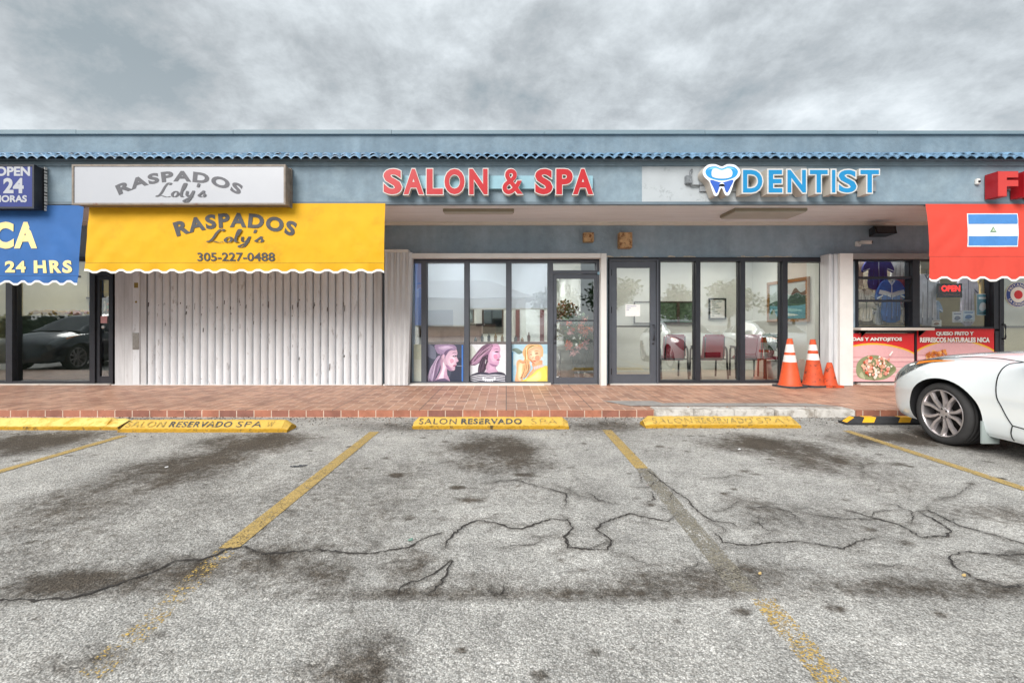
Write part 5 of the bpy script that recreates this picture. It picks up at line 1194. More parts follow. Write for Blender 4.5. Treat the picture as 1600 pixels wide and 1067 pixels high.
# ------------------------------------------------------------------ dentist waiting room
mb = MB(); mb.add([(PX(977, 8.93), 8.921, PZ(494, 8.93)), (PX(1000, 8.93), 8.921, PZ(494, 8.93)), (PX(1000, 8.93), 8.921, PZ(476, 8.93)), (PX(977, 8.93), 8.921, PZ(476, 8.93))], [(0, 1, 2, 3)])
o = mb.build('paper_notice', flat((240, 240, 238)), base=(PX(988, 8.92), 8.92, PZ(485, 8.92))); tag(o, 'white paper notice taped inside the dentist door glass', 'notice')
mb = MB(); rr = random.Random(8)
for i, w in enumerate((.8, .35, .3)):
    xx = PX(979, 8.92); z = PZ(479+i*3, 8.92); n = int(w*9)
    for k in range(n): mb.add([(xx+k*.028, 8.9195, z), (xx+k*.028+.022, 8.9195, z), (xx+k*.028+.022, 8.9195, z+.012), (xx+k*.028, 8.9195, z+.012)], [(0, 1, 2, 3)])
mb.build('print', flat((120, 130, 170)), o)
Yb = 11.68
picture('framed_certificate', 'small black framed certificate on the white wall above the middle chair', PX(1107, Yb), PX(1134, Yb), PZ(499, Yb), PZ(466, Yb), Yb, M['black'], .035, [flat((236, 234, 228))], [((150, 160, 156), R4(.12, .1+.11*k, .3+.55*((k*37 % 10)/10), .15+.11*k), False) for k in range(8)])
t = thing('reception_hatch', 'wide brown framed reception window in the rear wall of the dentist', 'window', (PX(1040, Yb), Yb, PZ(506, Yb)))
x0, x1, z0, z1 = PX(990, Yb), PX(1087, Yb), PZ(506, Yb), PZ(471, Yb)
mb = MB(); f = .03
mb.box(x0, x0+f, Yb-.04, Yb, z0, z1); mb.box(x1-f, x1, Yb-.04, Yb, z0, z1); mb.box(x0+f, x1-f, Yb-.039, Yb, z0, z0+f); mb.box(x0+f, x1-f, Yb-.039, Yb, z1-f, z1); xm = PX(1060, Yb); mb.box(xm-.05, xm+.02, Yb-.038, Yb, z0+f, z1-f); mb.build('frame', M['dwood'], t)
mb = MB(); mb.box(x0+f, PX(1016, Yb), Yb-.012, Yb-.001, z0+f, z1-f, 1); mb.box(PX(1016, Yb), x1-f, Yb-.012, Yb-.001, z0+f, z1-f, 0); mb.build('pane', [mat('tree_reflection_pane', (78, 96, 74), rough=.25, var=.6, scale=7), M['cream']], t)  # mottled green paints the reflected trees into the hatch pane
# seascape on the side wall, seen at a slant
xw = 6.318; y0, y1, z0, z1 = 9.46, 10.95, PZ(503, 9.46), PZ(432, 9.46)
t = thing('framed_painting', 'gilt framed seascape painting on the side wall behind the cones', 'painting', (xw, (y0+y1)/2, z0))
mb = MB(); f = .07
for a, b, c, d in ((y0, y0+f, z0, z1), (y1-f, y1, z0, z1)): mb.box(xw-.05, xw, a, b, c, d)
for c, d in ((z0, z0+f), (z1-f, z1)): mb.box(xw-.049, xw, y0+f, y1-f, c, d)
mb.build('frame', M['gold'], t)
mb = MB(); ms = []
def side(c, pts, k, sm=True):
    m = flat(c); 
    if m not in ms: ms.append(m)
    q = catmull(pts, 4, True) if sm else pts
    mb.add([(xw-.02-k*.001, y1-f-u*(y1-y0-2*f), z0+f+v*(z1-z0-2*f)) for u, v in q], [tuple(range(len(q)))], ms.index(m))
for k, (c, p, sm) in enumerate((((190, 206, 206), R4(0, 0, 1, 1), False), ((104, 160, 176), R4(0, 0, 1, .42), False), ((70, 96, 84), [(0, .4), (.2, .52), (.45, .46), (.6, .66), (.72, .84), (.85, .7), (1, .74), (1, .4), (.5, .36)], True), ((52, 72, 66), [(.55, .45), (.7, .74), (.85, .62), (1, .6), (1, .42)], True), ((150, 196, 200), [(.1, .25), (.5, .3), (.9, .22), (.5, .2)], True), ((214, 226, 220), [(.3, .12), (.5, .16), (.8, .1), (.5, .08)], True), ((90, 110, 70), [(0, .0), (.12, .3), (.2, .1), (.3, .0)], True))): side(c, p, k, sm)
mb.build('canvas', ms, t)
def make_chair(label):
    t = thing('waiting_chair', label, 'chair', (0, 0, 0), 'maroon chairs in the dental waiting room')
    W2 = .25                                          # the back towards the street (-y), the sitter faces +y
    mb = MB(); mb.grid(lambda u, v: ((u-.5)*2*W2*(1-.10*abs(2*v-1)**4*0)+0, -.26-.05*v+.05*math.cos((u-.5)*2.6)*-1+.04, .46+.50*v), 16, 10)
    vs = list(mb.v); mb.add([(a, b+.05, c) for a, b, c in vs], [tuple(reversed(f)) for f in mb.f[:]], 0, True)
    bm = MB(); bm.box(-W2, W2, -.30, -.23, .46, .95, bev=.033)
    bm.v = [(a*(1-.10*max(0, (c-.75)/.2)**2), b-.05*(c-.46)/.5-.05*(1-(a/W2)**2)+.03, c+(.02*(1-(a/W2)**2))) for a, b, c in bm.v]
    bm.build('backrest', M['maroon'], t)
    mb = MB(); mb.box(-W2, W2, -.22, .27, .40, .48, bev=.03); mb.build('seat', M['maroon'], t)
    for s in (-1, 1):
        x = s*.29
        mb = MB(); mb.tube(catmull([(x, -.30, .01), (x, -.26, .3), (x, -.24, .60), (x, -.16, .67), (x, .1, .66), (x, .22, .62), (x, .25, .5), (x, .28, .01)], 5), .021, seg=8); mb.build('leg', M['cmetal'], t)
        mb = MB(); mb.box(x-.028, x+.028, -.18, .2, .665, .70, bev=.012); mb.build('arm', M['cmetal'], t)
    mb = MB(); mb.tube([(-.29, -.25, .43), (.29, -.25, .43)], .014); mb.tube([(-.29, .26, .40), (.29, .26, .40)], .014); mb.tube([(-.2, -.28, .42), (-.2, -.33, .9)], .012); mb.tube([(.2, -.28, .42), (.2, -.33, .9)], .012); mb.build('frame', M['cmetal'], t)
    return t
ch = make_chair('maroon waiting chair beside the dentist door'); ch.location = (PX(1052, 9.75), 9.95, FL-.0); 
dup(ch, (PX(1113, 9.75), 9.95, FL), 0, 'maroon waiting chair below the framed certificate'); dup(ch, (PX(1176, 9.75), 9.97, FL), rad(-14), 'maroon waiting chair turned towards the potted plant')
xt, yt = PX(1210, 9.9), 10.0
t = thing('side_table', 'low red topped side table carrying the potted plant', 'table', (xt, yt, FL))
mb = MB(); mb.box(xt-.32, xt+.25, yt-.25, yt+.25, .52, .56, bev=.01); mb.build('tabletop', M['maroon'], t)
for a in (-.28, .21):
    for b in (-.2, .2): mb = MB(); mb.tube([(xt+a, yt+b, FL), (xt+a, yt+b, .518)], .016); mb.build('leg', M['cmetal'], t)
t = thing('potted_plant', 'small leafy plant in a terracotta pot on the red side table', 'plant', (xt-.05, yt, .56))
mb = MB(); mb.lathe([(0, 0), (.07, 0), (.10, .13), (.105, .15), (.09, .15), (0, .12)], (xt-.05, yt, .562), seg=18); mb.build('pot', flat((150, 70, 60)), t)
mb = MB(); leaf_cluster(mb, (xt-.05, yt, .86), .2, 170, .13, [0], random.Random(5), (1.1, .8, 1)); mb.build('leaves', M['leaf'], t)
t = thing('waste_bin', 'white cylindrical bin under the red side table', 'bin', (xt+.05, yt-.05, FL))
mb = MB(); mb.lathe([(0, 0), (.14, 0), (.17, .36), (.155, .36), (.13, .02)], (xt+.05, yt-.05, FL+.002), seg=22); mb.build('body', M['white'], t)

# ------------------------------------------------------------------ red awning shop: jerseys, LED sign, menus
YJ = 9.25
def jersey(px0, px1, py0, py1, label, body, trimc, yj=YJ, writing=None, stripes=False, sleeves=1, yoke=False):
    x0, x1, z0, z1 = PX(px0, yj), PX(px1, yj), PZ(py1, yj), PZ(py0, yj)
    t = thing('jersey', label, 'jersey', ((x0+x1)/2, yj, z1), 'jerseys hanging in the shop window')
    W, H = x1-x0, z1-z0
    out = [(.22, 0), (.78, 0), (.78, .58), (.98, .50), (1.0, .66), (.82, .94), (.62, 1.0), (.5, .90), (.38, 1.0), (.18, .94), (0, .66), (.02, .50), (.22, .58)]
    m = mat('cloth_%d_%d_%d' % body, body, rough=.85, var=.18, scale=9, bump=.5, bscale=14); rr = random.Random(int(px0*7+py0))
    mb = MB(); pts = []
    for u, v in catmull(out, 3, True): pts.append((x0+u*W, z0+v*H))
    mb.prism(pts, yj-.012, yj+.03); mb.build('body', m, t)
    mb = MB(); ms = []
    sh = [(trimc, [(.38, .985), (.5, .86), (.62, .985), (.56, .985), (.5, .91), (.44, .985)], False), (trimc, [(.01, .52), (.21, .60), (.21, .64), (.005, .56)], False), (trimc, [(.99, .52), (.79, .60), (.79, .64), (.995, .56)], False), (trimc, R4(.485, .05, .515, .86), False)]
    if yoke: sh += [(trimc, [(.06, .66), (.3, .62), (.5, .56), (.7, .62), (.94, .66), (.9, .76), (.7, .73), (.5, .68), (.3, .73), (.1, .76)], False)]
    sh += [(tuple(max(0, int(v*.78)) for v in body), [(.30+q, .04), (.34+q, .04), (.36+q*.9, .5), (.33+q*.9, .62)], True) for q in (0, .16, .33)]+[(tuple(min(250, int(v*1.25)+18) for v in body), [(.27+q, .1), (.30+q, .1), (.31+q, .45)], False) for q in (.04, .24, .38)]  # darker and lighter slivers paint fold shade and highlights onto the cloth
    if stripes: sh += [(trimc, R4(.26+k*.1, .03, .275+k*.1, .8), False) for k in range(5)]
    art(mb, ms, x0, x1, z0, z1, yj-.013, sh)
    if writing:
        m2 = flat(trimc)
        if m2 not in ms: ms.append(m2)
    mb.build('piping', ms, t)  # mesh holds the trim and the painted fold tones
    if writing:
        mb = MB(); letters(mb, writing, x0+.28*W, x1-.28*W, z0+.62*H, z0+.76*H, yj-.016, bold=.03, shear=.2); mb.build('lettering', flat(trimc), t)
    mb = MB(); cx = (x0+x1)/2; mb.tube([(cx-.3*W, yj+.01, z1-.08*H), (cx, yj+.01, z1+.0), (cx+.3*W, yj+.01, z1-.08*H)], .008); mb.tube([(cx, yj+.01, z1), (cx, yj+.01, z1+.08)], .004); mb.build('hanger', M['cmetal'], t)
jersey(1348, 1396, 402, 450, 'navy jersey with a white sleeve at the top of the sliding window', (50, 56, 120), (200, 200, 210), 9.3)
jersey(1384, 1428, 400, 440, 'plain white jersey in the upper corner of the sliding window', (214, 212, 206), (190, 186, 180), 9.34)
jersey(1369, 1416, 438, 500, 'royal blue jersey with a white yoke in the middle of the sliding window', (52, 104, 184), (226, 230, 234), 9.2, yoke=True)
jersey(1333, 1366, 452, 482, 'striped grey jersey at the edge of the sliding window next to the post', (196, 188, 176), (110, 100, 96), 9.26, stripes=True)
jersey(1334, 1352, 404, 444, 'brown lettered cream jersey tucked against the post', (196, 178, 160), (130, 90, 80), 9.38, stripes=True)
jersey(1337, 1369, 470, 500, 'cream cap shaped shirt with a green crest above the counter ledge', (216, 206, 188), (86, 110, 84), 9.17)
jersey(1398, 1428, 432, 478, 'maroon jersey half hidden behind the royal blue jersey', (132, 60, 72), (210, 180, 170), 9.3)
jersey(1425, 1472, 428, 504, 'pale grey jersey with dark piping left of the red LED sign', (198, 202, 210), (66, 72, 92), 9.2)
jersey(1496, 1528, 421, 504, 'pale lilac jersey right of the red LED sign', (206, 200, 212), (90, 90, 120), 9.25)
jersey(1362, 1384, 428, 462, 'pale plastic wrapped shirt behind the navy jersey', (222, 218, 208), (150, 150, 150), 9.42)
jersey(1404, 1428, 472, 504, 'crumpled cream shirt low beside the window post', (212, 200, 180), (120, 100, 90), 9.3, stripes=True)
jersey(1362, 1384, 478, 506, 'small folded white shirt under the royal blue jersey', (224, 222, 216), (120, 130, 150), 9.36)
jersey(1448, 1472, 470, 506, 'blue and white striped shirt low under the pale grey jersey', (150, 176, 206), (236, 236, 238), 9.34, stripes=True)
jersey(1528, 1546, 425, 462, 'mustard shirt beside the teal printed poster', (206, 172, 104), (90, 70, 50), 9.3)
mb = MB(); mb.box(PX(1300, 9.7), PX(1440, 9.7), 9.72, 9.78, 1.25, 2.55); o = mb.build('display_board', mat('dark_olive_board', (132, 122, 104), var=.5, scale=7), base=(PX(1380, 9.65), 9.65, 1.25)); tag(o, 'olive brown display board behind the hanging jerseys', 'board')
Yl = 9.08
x0, x1, z0, z1 = PX(1467, Yl), PX(1503.5, Yl), PZ(465, Yl), PZ(443, Yl)
t = thing('led_sign', 'red lit LED sign reading OPEN in the shop window', 'LED sign', ((x0+x1)/2, Yl, z0))
mb = MB(); mb.box(x0, x1, Yl, Yl+.05, z0, z1); mb.build('case', M['lens'], t)
mb = MB(); letters(mb, 'OPEN', PX(1471, Yl), PX(1500, Yl), PZ(455.5, Yl), PZ(446, Yl), Yl-.003, bold=.03); mb.build('lit_text', M['ledred'], t)
mb = MB()
for k in range(16): mb.box(PX(1473+k*1.7, Yl), PX(1473.8+k*1.7, Yl), Yl-.003, Yl, PZ(461.5, Yl), PZ(459+(k*7 % 3)*.6, Yl))
mb.build('dim_text', flat((120, 50, 40)), t)
t = thing('shop_counter', 'low pale counter behind the LED sign window', 'counter', (PX(1490, 10), 10, FL)); mb = MB(); mb.box(PX(1440, 10.2), PX(1600, 10.2), 10, 10.5, FL, 1.2, bev=.01); mb.build('body', M['yellowwall'], t); mb = MB(); mb.box(PX(1438, 10.2), PX(1602, 10.2), 9.97, 10.55, 1.201, 1.24); mb.build('top', M['dwood'], t)
for px0, px1, py0, py1, c, c2, lab in ((1526, 1546, 459, 493, (70, 140, 160), (226, 232, 236), 'teal printed poster inside the shop window'), (1488, 1504, 487, 504, (226, 230, 234), (120, 130, 150), 'white printed leaflet with a small emblem, lower window'), (1504, 1523, 485, 502, (206, 220, 232), (70, 110, 160), 'pale blue printed leaflet with a swirl, lower window'), (1456, 1471, 500, 510, (232, 230, 220), (140, 110, 90), 'small standing card on the window ledge')):
    poster(px0, px1, py0, py1, 9.03, lab, [(c, R4(.03, .03, .97, .97), False), (c2, [(.2, .3), (.5, .2), (.8, .4), (.6, .6), (.3, .55)], True), (c2, R4(.15, .75, .85, .85), False), (tuple(int(q*.6) for q in c), R4(.2, .08, .8, .14), False)], group='papers in the red awning shop window')
# food panels under the windows
pk, pk2 = (226, 176, 178), (196, 138, 142)
def food(px0, px1, py0, py1, label, lines, shapes):
    Y = 8.87; x0, x1, z0, z1 = PX(px0, Y), PX(px1, Y), PZ(py1, Y), PZ(py0, Y)
    t = thing('menu_sign', label, 'menu sign', ((x0+x1)/2, Y, z0), 'printed food panels below the shop window')
    mb = MB(); ms = []; mb2 = [((214, 40, 44), R4(0, 0, 1, 1), False)]
    arcp = [(i/16, .60+.20*math.sin(math.pi*i/16)**.8) for i in range(17)]
    mb2 += [((236, 186, 60), [(0, 0), (1, 0)]+arcp[::-1], False), (pk, [(0, 0), (1, 0)]+[(a, b-.035) for a, b in arcp[::-1]], False)]
    mb2 += [(pk2, R4(0, h, 1, h+.010), False) for h in (.10, .20, .30, .40, .50)] + [((238, 198, 196), R4(0, h, 1, h+.03), False) for h in (.14, .26, .44)]
    mb2 += [((190, 26, 32), R4(.0, .97, 1, 1), False)]+shapes
    mb.box(x0, x1, Y, Y+.006, z0, z1, 0); ms.append(flat((214, 40, 44))); art(mb, ms, x0, x1, z0, z1, Y-.001, mb2, .0005); mb.build('print', ms, t)
    for body, a, b, p, q in lines:
        mb = MB(); letters(mb, body, PX(a, Y), PX(b, Y), PZ(q, Y), PZ(p, Y), Y-.0195, bold=.05); mb.build('lettering', flat((238, 232, 226)), t)
        mb = MB(); letters(mb, body, PX(a, Y)+.006, PX(b, Y)+.006, PZ(q, Y)-.006, PZ(p, Y)-.006, Y-.0185, bold=.07); mb.build('letter_outline', flat((110, 24, 28)), t)
rr = random.Random(31); blob = []
for k in range(110):
    a = rr.uniform(0, 6.28); r = rr.random()**.6; u, v = .53+.17*r*math.cos(a), .32+.23*r*math.sin(a); s = rr.uniform(.012, .042); c = rr.choice(((240, 216, 200), (224, 150, 130), (236, 190, 160), (206, 90, 60), (244, 232, 222), (232, 170, 150), (196, 150, 110)))
    blob.append((c, [(u+s*.6*rr.uniform(.6, 1.2)*math.cos(q), v+s*1.2*rr.uniform(.6, 1.2)*math.sin(q)) for q in np.arange(0, 6.28, 1.05)], True))
food(1300, 1428, 521, 596, 'pink wooden menu panel with a heaped plate under the sliding window', [('BEBIDAS Y ANTOJITOS', 1313, 1408, 527, 534)],
     [((140, 148, 110), [(.30, .36), (.33, .08), (.62, .04), (.78, .24), (.70, .40), (.56, .54), (.40, .52)], True), ((176, 180, 146), [(.33, .12), (.40, .05), (.36, .2)], True), ((120, 128, 88), [(.66, .16), (.77, .26), (.70, .34)], True)]+blob+[((248, 244, 240), [(.66, .55), (.70, .64), (.715, .63), (.68, .54)], False)])
blob2 = []
for k in range(60):
    u, v = .24+rr.uniform(-.12, .12), .46+rr.uniform(-.12, .12); s = rr.uniform(.018, .04); c = rr.choice(((206, 120, 50), (226, 150, 74), (180, 96, 40), (236, 178, 104)))
    blob2.append((c, [(u+s*.7*rr.uniform(.6, 1.2)*math.cos(q), v+s*1.2*rr.uniform(.6, 1.2)*math.sin(q)) for q in np.arange(0, 6.28, 1.05)], True))
food(1433, 1553, 514, 596, 'pink wooden menu panel with fried cheese under the LED sign window', [('QUESO FRITO Y', 1461, 1520, 518, 525), ('REFRESCOS NATURALES NICA', 1436, 1545, 527, 535)], blob2+[((150, 60, 80), [(.78, .42), (.86, .36), (.94, .42), (.88, .5)], True), ((190, 100, 120), [(.7, .44), (.8, .4), (.84, .48), (.76, .5)], True)])
Y = 8.8; t = thing('serving_ledge', 'narrow cream serving ledge below the sliding jersey window', 'ledge', (PX(1395, Y), Y, PZ(514, Y)))
mb = MB(); mb.box(PX(1338, Y), PX(1452, Y), 8.68, 8.93, PZ(516, Y), PZ(512, Y), bev=.006); mb.build('board', M['strim'], t)
for px in (1350, 1440): mb = MB(); mb.add([(PX(px, Y), 8.72, PZ(516.2, Y)), (PX(px, Y), 8.9, PZ(516.2, Y)), (PX(px, Y), 8.9, PZ(530, Y))], [(0, 1, 2)]); mb.extrude_x([(8.72, PZ(516.2, Y)), (8.86, PZ(525, Y)), (8.86, PZ(516.2, Y))], PX(px, Y), PX(px, Y)+.02); mb.build('bracket', M['cmetal'], t)
# round door emblem, mascot left out
Y = 8.915; xc, zc = PX(1591, Y), PZ(460.5, Y)
t = thing('door_decal', 'round blue door decal lettered FRITANGA with a plain red middle', 'decal', (xc, Y, zc))
mb = MB(); ms = [flat((44, 70, 140)), flat((232, 226, 214)), flat((206, 44, 48))]
for r, m_, k in ((.245, 1, 0), (.235, 0, 1), (.155, 1, 2), (.085, 2, 3)):
    q = [(xc+r*math.cos(a), Y-.001*k, zc+r*math.sin(a)) for a in np.linspace(0, 2*math.pi, 41)[:-1]]; mb.add(q, [tuple(range(40))], m_)
mb.build('disc', ms, t)
mb = MB()
def ringt(body, a0, a1, flip=False):
    def wp(u, w, x, y, z):
        a = a0+(a1-a0)*u; r = .166+.054*(w if not flip else 1-w); return (xc+r*math.cos(a), Y-.005, zc+r*math.sin(a))
    letters(mb, body, 0, 1, 0, 1, 0, bold=.02, warp=wp, space=1.1)
ringt('FRITANGA', rad(160), rad(20)); ringt('LA ORIGINAL', rad(205), rad(335), True); mb.build('lettering', ms[1], t)

# ------------------------------------------------------------------ bakery behind the tinted glass
t = thing('display_counter', 'dark green fronted counter behind the tinted bakery glass', 'counter', (-8.8, 9.6, FL))
mb = MB(); mb.box(-10.4, -7.1, 9.55, 10.2, FL, 1.42, bev=.01); mb.build('body', M['darkp'], t)
mb = MB(); mb.box(-10.45, -7.05, 9.52, 10.22, 1.421, 1.445); mb.build('top', M['black'], t)
t = thing('bread_tray', 'long tray heaped with golden and pink pastries on the dark counter', 'tray', (PX(95, 9.8), 9.8, 1.445))
mb = MB(); x0, x1 = PX(48, 9.8), PX(144, 9.8); mb.box(x0, x1, 9.65, 9.95, 1.446, 1.465); mb.build('tray', M['alloy'], t)
mb = MB(); rr = random.Random(12)
for k in range(60): 
    u = rr.random(); mb.ball((x0+.05+u*(x1-x0-.1), 9.8+rr.uniform(-.1, .1), 1.50+rr.uniform(0, .06)), rr.uniform(.035, .06), 1 if u > .6 and rr.random() < .6 else 0, 10, 6, (1.3, 1, .7), .05)
mb.build('pastries', [M['bread'], mat('pink_icing', (214, 140, 128), rough=.6, var=.3, scale=20)], t)
picture('framed_window', 'small black framed interior window on the butter yellow bakery wall', PX(62, 13.15), PX(99, 13.15), PZ(488, 13.15), PZ(464, 13.15), 13.15, M['black'], .07, [flat((196, 200, 190))], [((60, 60, 62), R4(.47, 0, .53, 1), False)])
picture('menu_board', 'yellow and red menu board on the far bakery wall', PX(-30, 13.15), PX(34, 13.15), PZ(482, 13.15), PZ(454, 13.15), 13.15, M['dwood'], .05, [flat((220, 170, 70))], [((190, 50, 40), R4(.1, .2, .9, .45), False), ((196, 60, 44), R4(.2, .6, .8, .8), False)])
Yk = 11.4
t = thing('overhead_cabinet', 'beige overhead cabinet with a lit canopy edge above the bakery shelves', 'cabinet', (PX(140, Yk), Yk, PZ(466, Yk)))
mb = MB(); mb.box(PX(100, Yk), -7.08, Yk, Yk+.5, PZ(464, Yk), 2.7, bev=.01); mb.build('body', mat('beige_laminate', (214, 198, 158), rough=.5, var=.05), t)
mb = MB(); mb.box(PX(99, Yk), -7.06, Yk-.03, Yk+.5, PZ(467, Yk), PZ(464.3, Yk)); mb.build('trim', M['dwood'], t)
t = thing('goods_shelf', 'wooden wall shelf stocked with coloured packets under the beige cabinet', 'shelf', (PX(140, Yk), Yk, PZ(486, Yk)))
mb = MB(); mb.box(PX(104, Yk), -7.08, Yk, Yk+.4, PZ(488, Yk), PZ(486.5, Yk)); mb.build('board', M['dwood'], t)
mb = MB(); mb.box(PX(104, Yk), -7.08, Yk+.38, Yk+.42, PZ(488, Yk), PZ(467, Yk)); mb.build('back', mat('dark_shelf_back', (92, 84, 62), var=.4, scale=9), t)
rr = random.Random(55); cols = ((190, 60, 50), (214, 170, 60), (70, 110, 160), (80, 130, 80), (230, 224, 210), (160, 90, 50)); names = ('red', 'yellow', 'blue', 'green', 'white', 'brown')
x = PX(106, Yk)
for k in range(6):
    w = rr.uniform(.12, .2); h = rr.uniform(.14, .27); z = PZ(486.4, Yk)
    p = thing('goods_packet', names[k]+' packet standing on the bakery wall shelf', 'packet', (x, Yk+.1, z), 'packets on the bakery shelf')
    mb = MB(); mb.box(x, x+w, Yk+.05, Yk+.2, z, z+h, bev=.012); mb.build('body', flat(cols[k]), p)
    mb = MB(); mb.box(x+.02, x+w-.02, Yk+.046, Yk+.05, z+h*.3, z+h*.7); mb.build('band', flat(cols[(k+4) % 6]), p)
    x += w+.03
mb = MB(); Y = 8.915; mb.box(PX(157.5, Y), PX(167.5, Y), Y-.004, Y, PZ(505, Y), PZ(494, Y)); o = mb.build('pink_notice', flat((226, 170, 170)), base=(PX(162, Y), Y, PZ(505, Y))); tag(o, 'pink notice stuck inside the narrow bakery door', 'notice')
mb = MB(); mb.lathe([(0, -.004), (.03, -.004), (.03, 0)], (PX(161, Y), Y, PZ(511, Y)), axis='y', seg=16); o = mb.build('round_sticker', flat((226, 228, 226)), base=(PX(161, Y), Y, PZ(511, Y))); tag(o, 'round white sticker under the pink notice on the bakery door', 'sticker')

# ------------------------------------------------------------------ litter on the asphalt
def litter(px, py, pts, m, label, h=.006):
    x, y = G(px, py); mb = MB(); k_ = 1 if 'black' in label else .6; q = catmull([(a*k_, b*k_) for a, b in pts], 3, True)
    n = len(q); vs = [(x+a, y+b, .006) for a, b in q]+[(x+a, y+b, .006+h*(1+.6*math.sin(9*a/.05))) for a, b in q]
    mb.add(vs, [tuple(range(n))[::-1], tuple(range(n, 2*n))]+[(i, (i+1) % n, (i+1) % n+n, i+n) for i in range(n)]); o = mb.build('litter', m, base=(x, y, .006)); tag(o, label, 'litter')
litter(466, 729.5, [(-.065, -.02), (.0, -.005), (.06, .022), (.068, .03), (.01, .018), (-.05, -.004)], mat('black_scrap', (58, 62, 68), var=.2), 'black flattened scrap on the asphalt beside the yellow bay line')
litter(641, 845, [(-.02, -.012), (.02, -.01), (.022, .012), (-.01, .015)], mat('green_scrap', (110, 146, 132), var=.2), 'small green wrapper scrap beside the asphalt crack')
litter(260, 731, [(-.02, -.01), (.02, -.008), (.02, .012), (-.018, .01)], mat('white_scrap', (226, 226, 226), var=.1), 'white paper scrap in the oil stain by the stencilled stop')
litter(1155, 703, [(-.02, -.012), (.022, -.008), (.02, .01), (-.018, .012)], mat('white_scrap', (226, 226, 226)), 'white paper scrap in the oil stain before the saffron stop')
litter(1187, 898, [(-.010, -.008), (.012, -.006), (.01, .008), (-.008, .008)], mat('yellow_leaf', (196, 168, 112), var=.2), 'small yellow leaf on the faded bay line')
litter(1506, 901, [(-.012, -.009), (.012, -.007), (.012, .008), (-.01, .01)], mat('yellow_leaf', (196, 168, 112)), 'small yellow leaf by the oval asphalt crack')
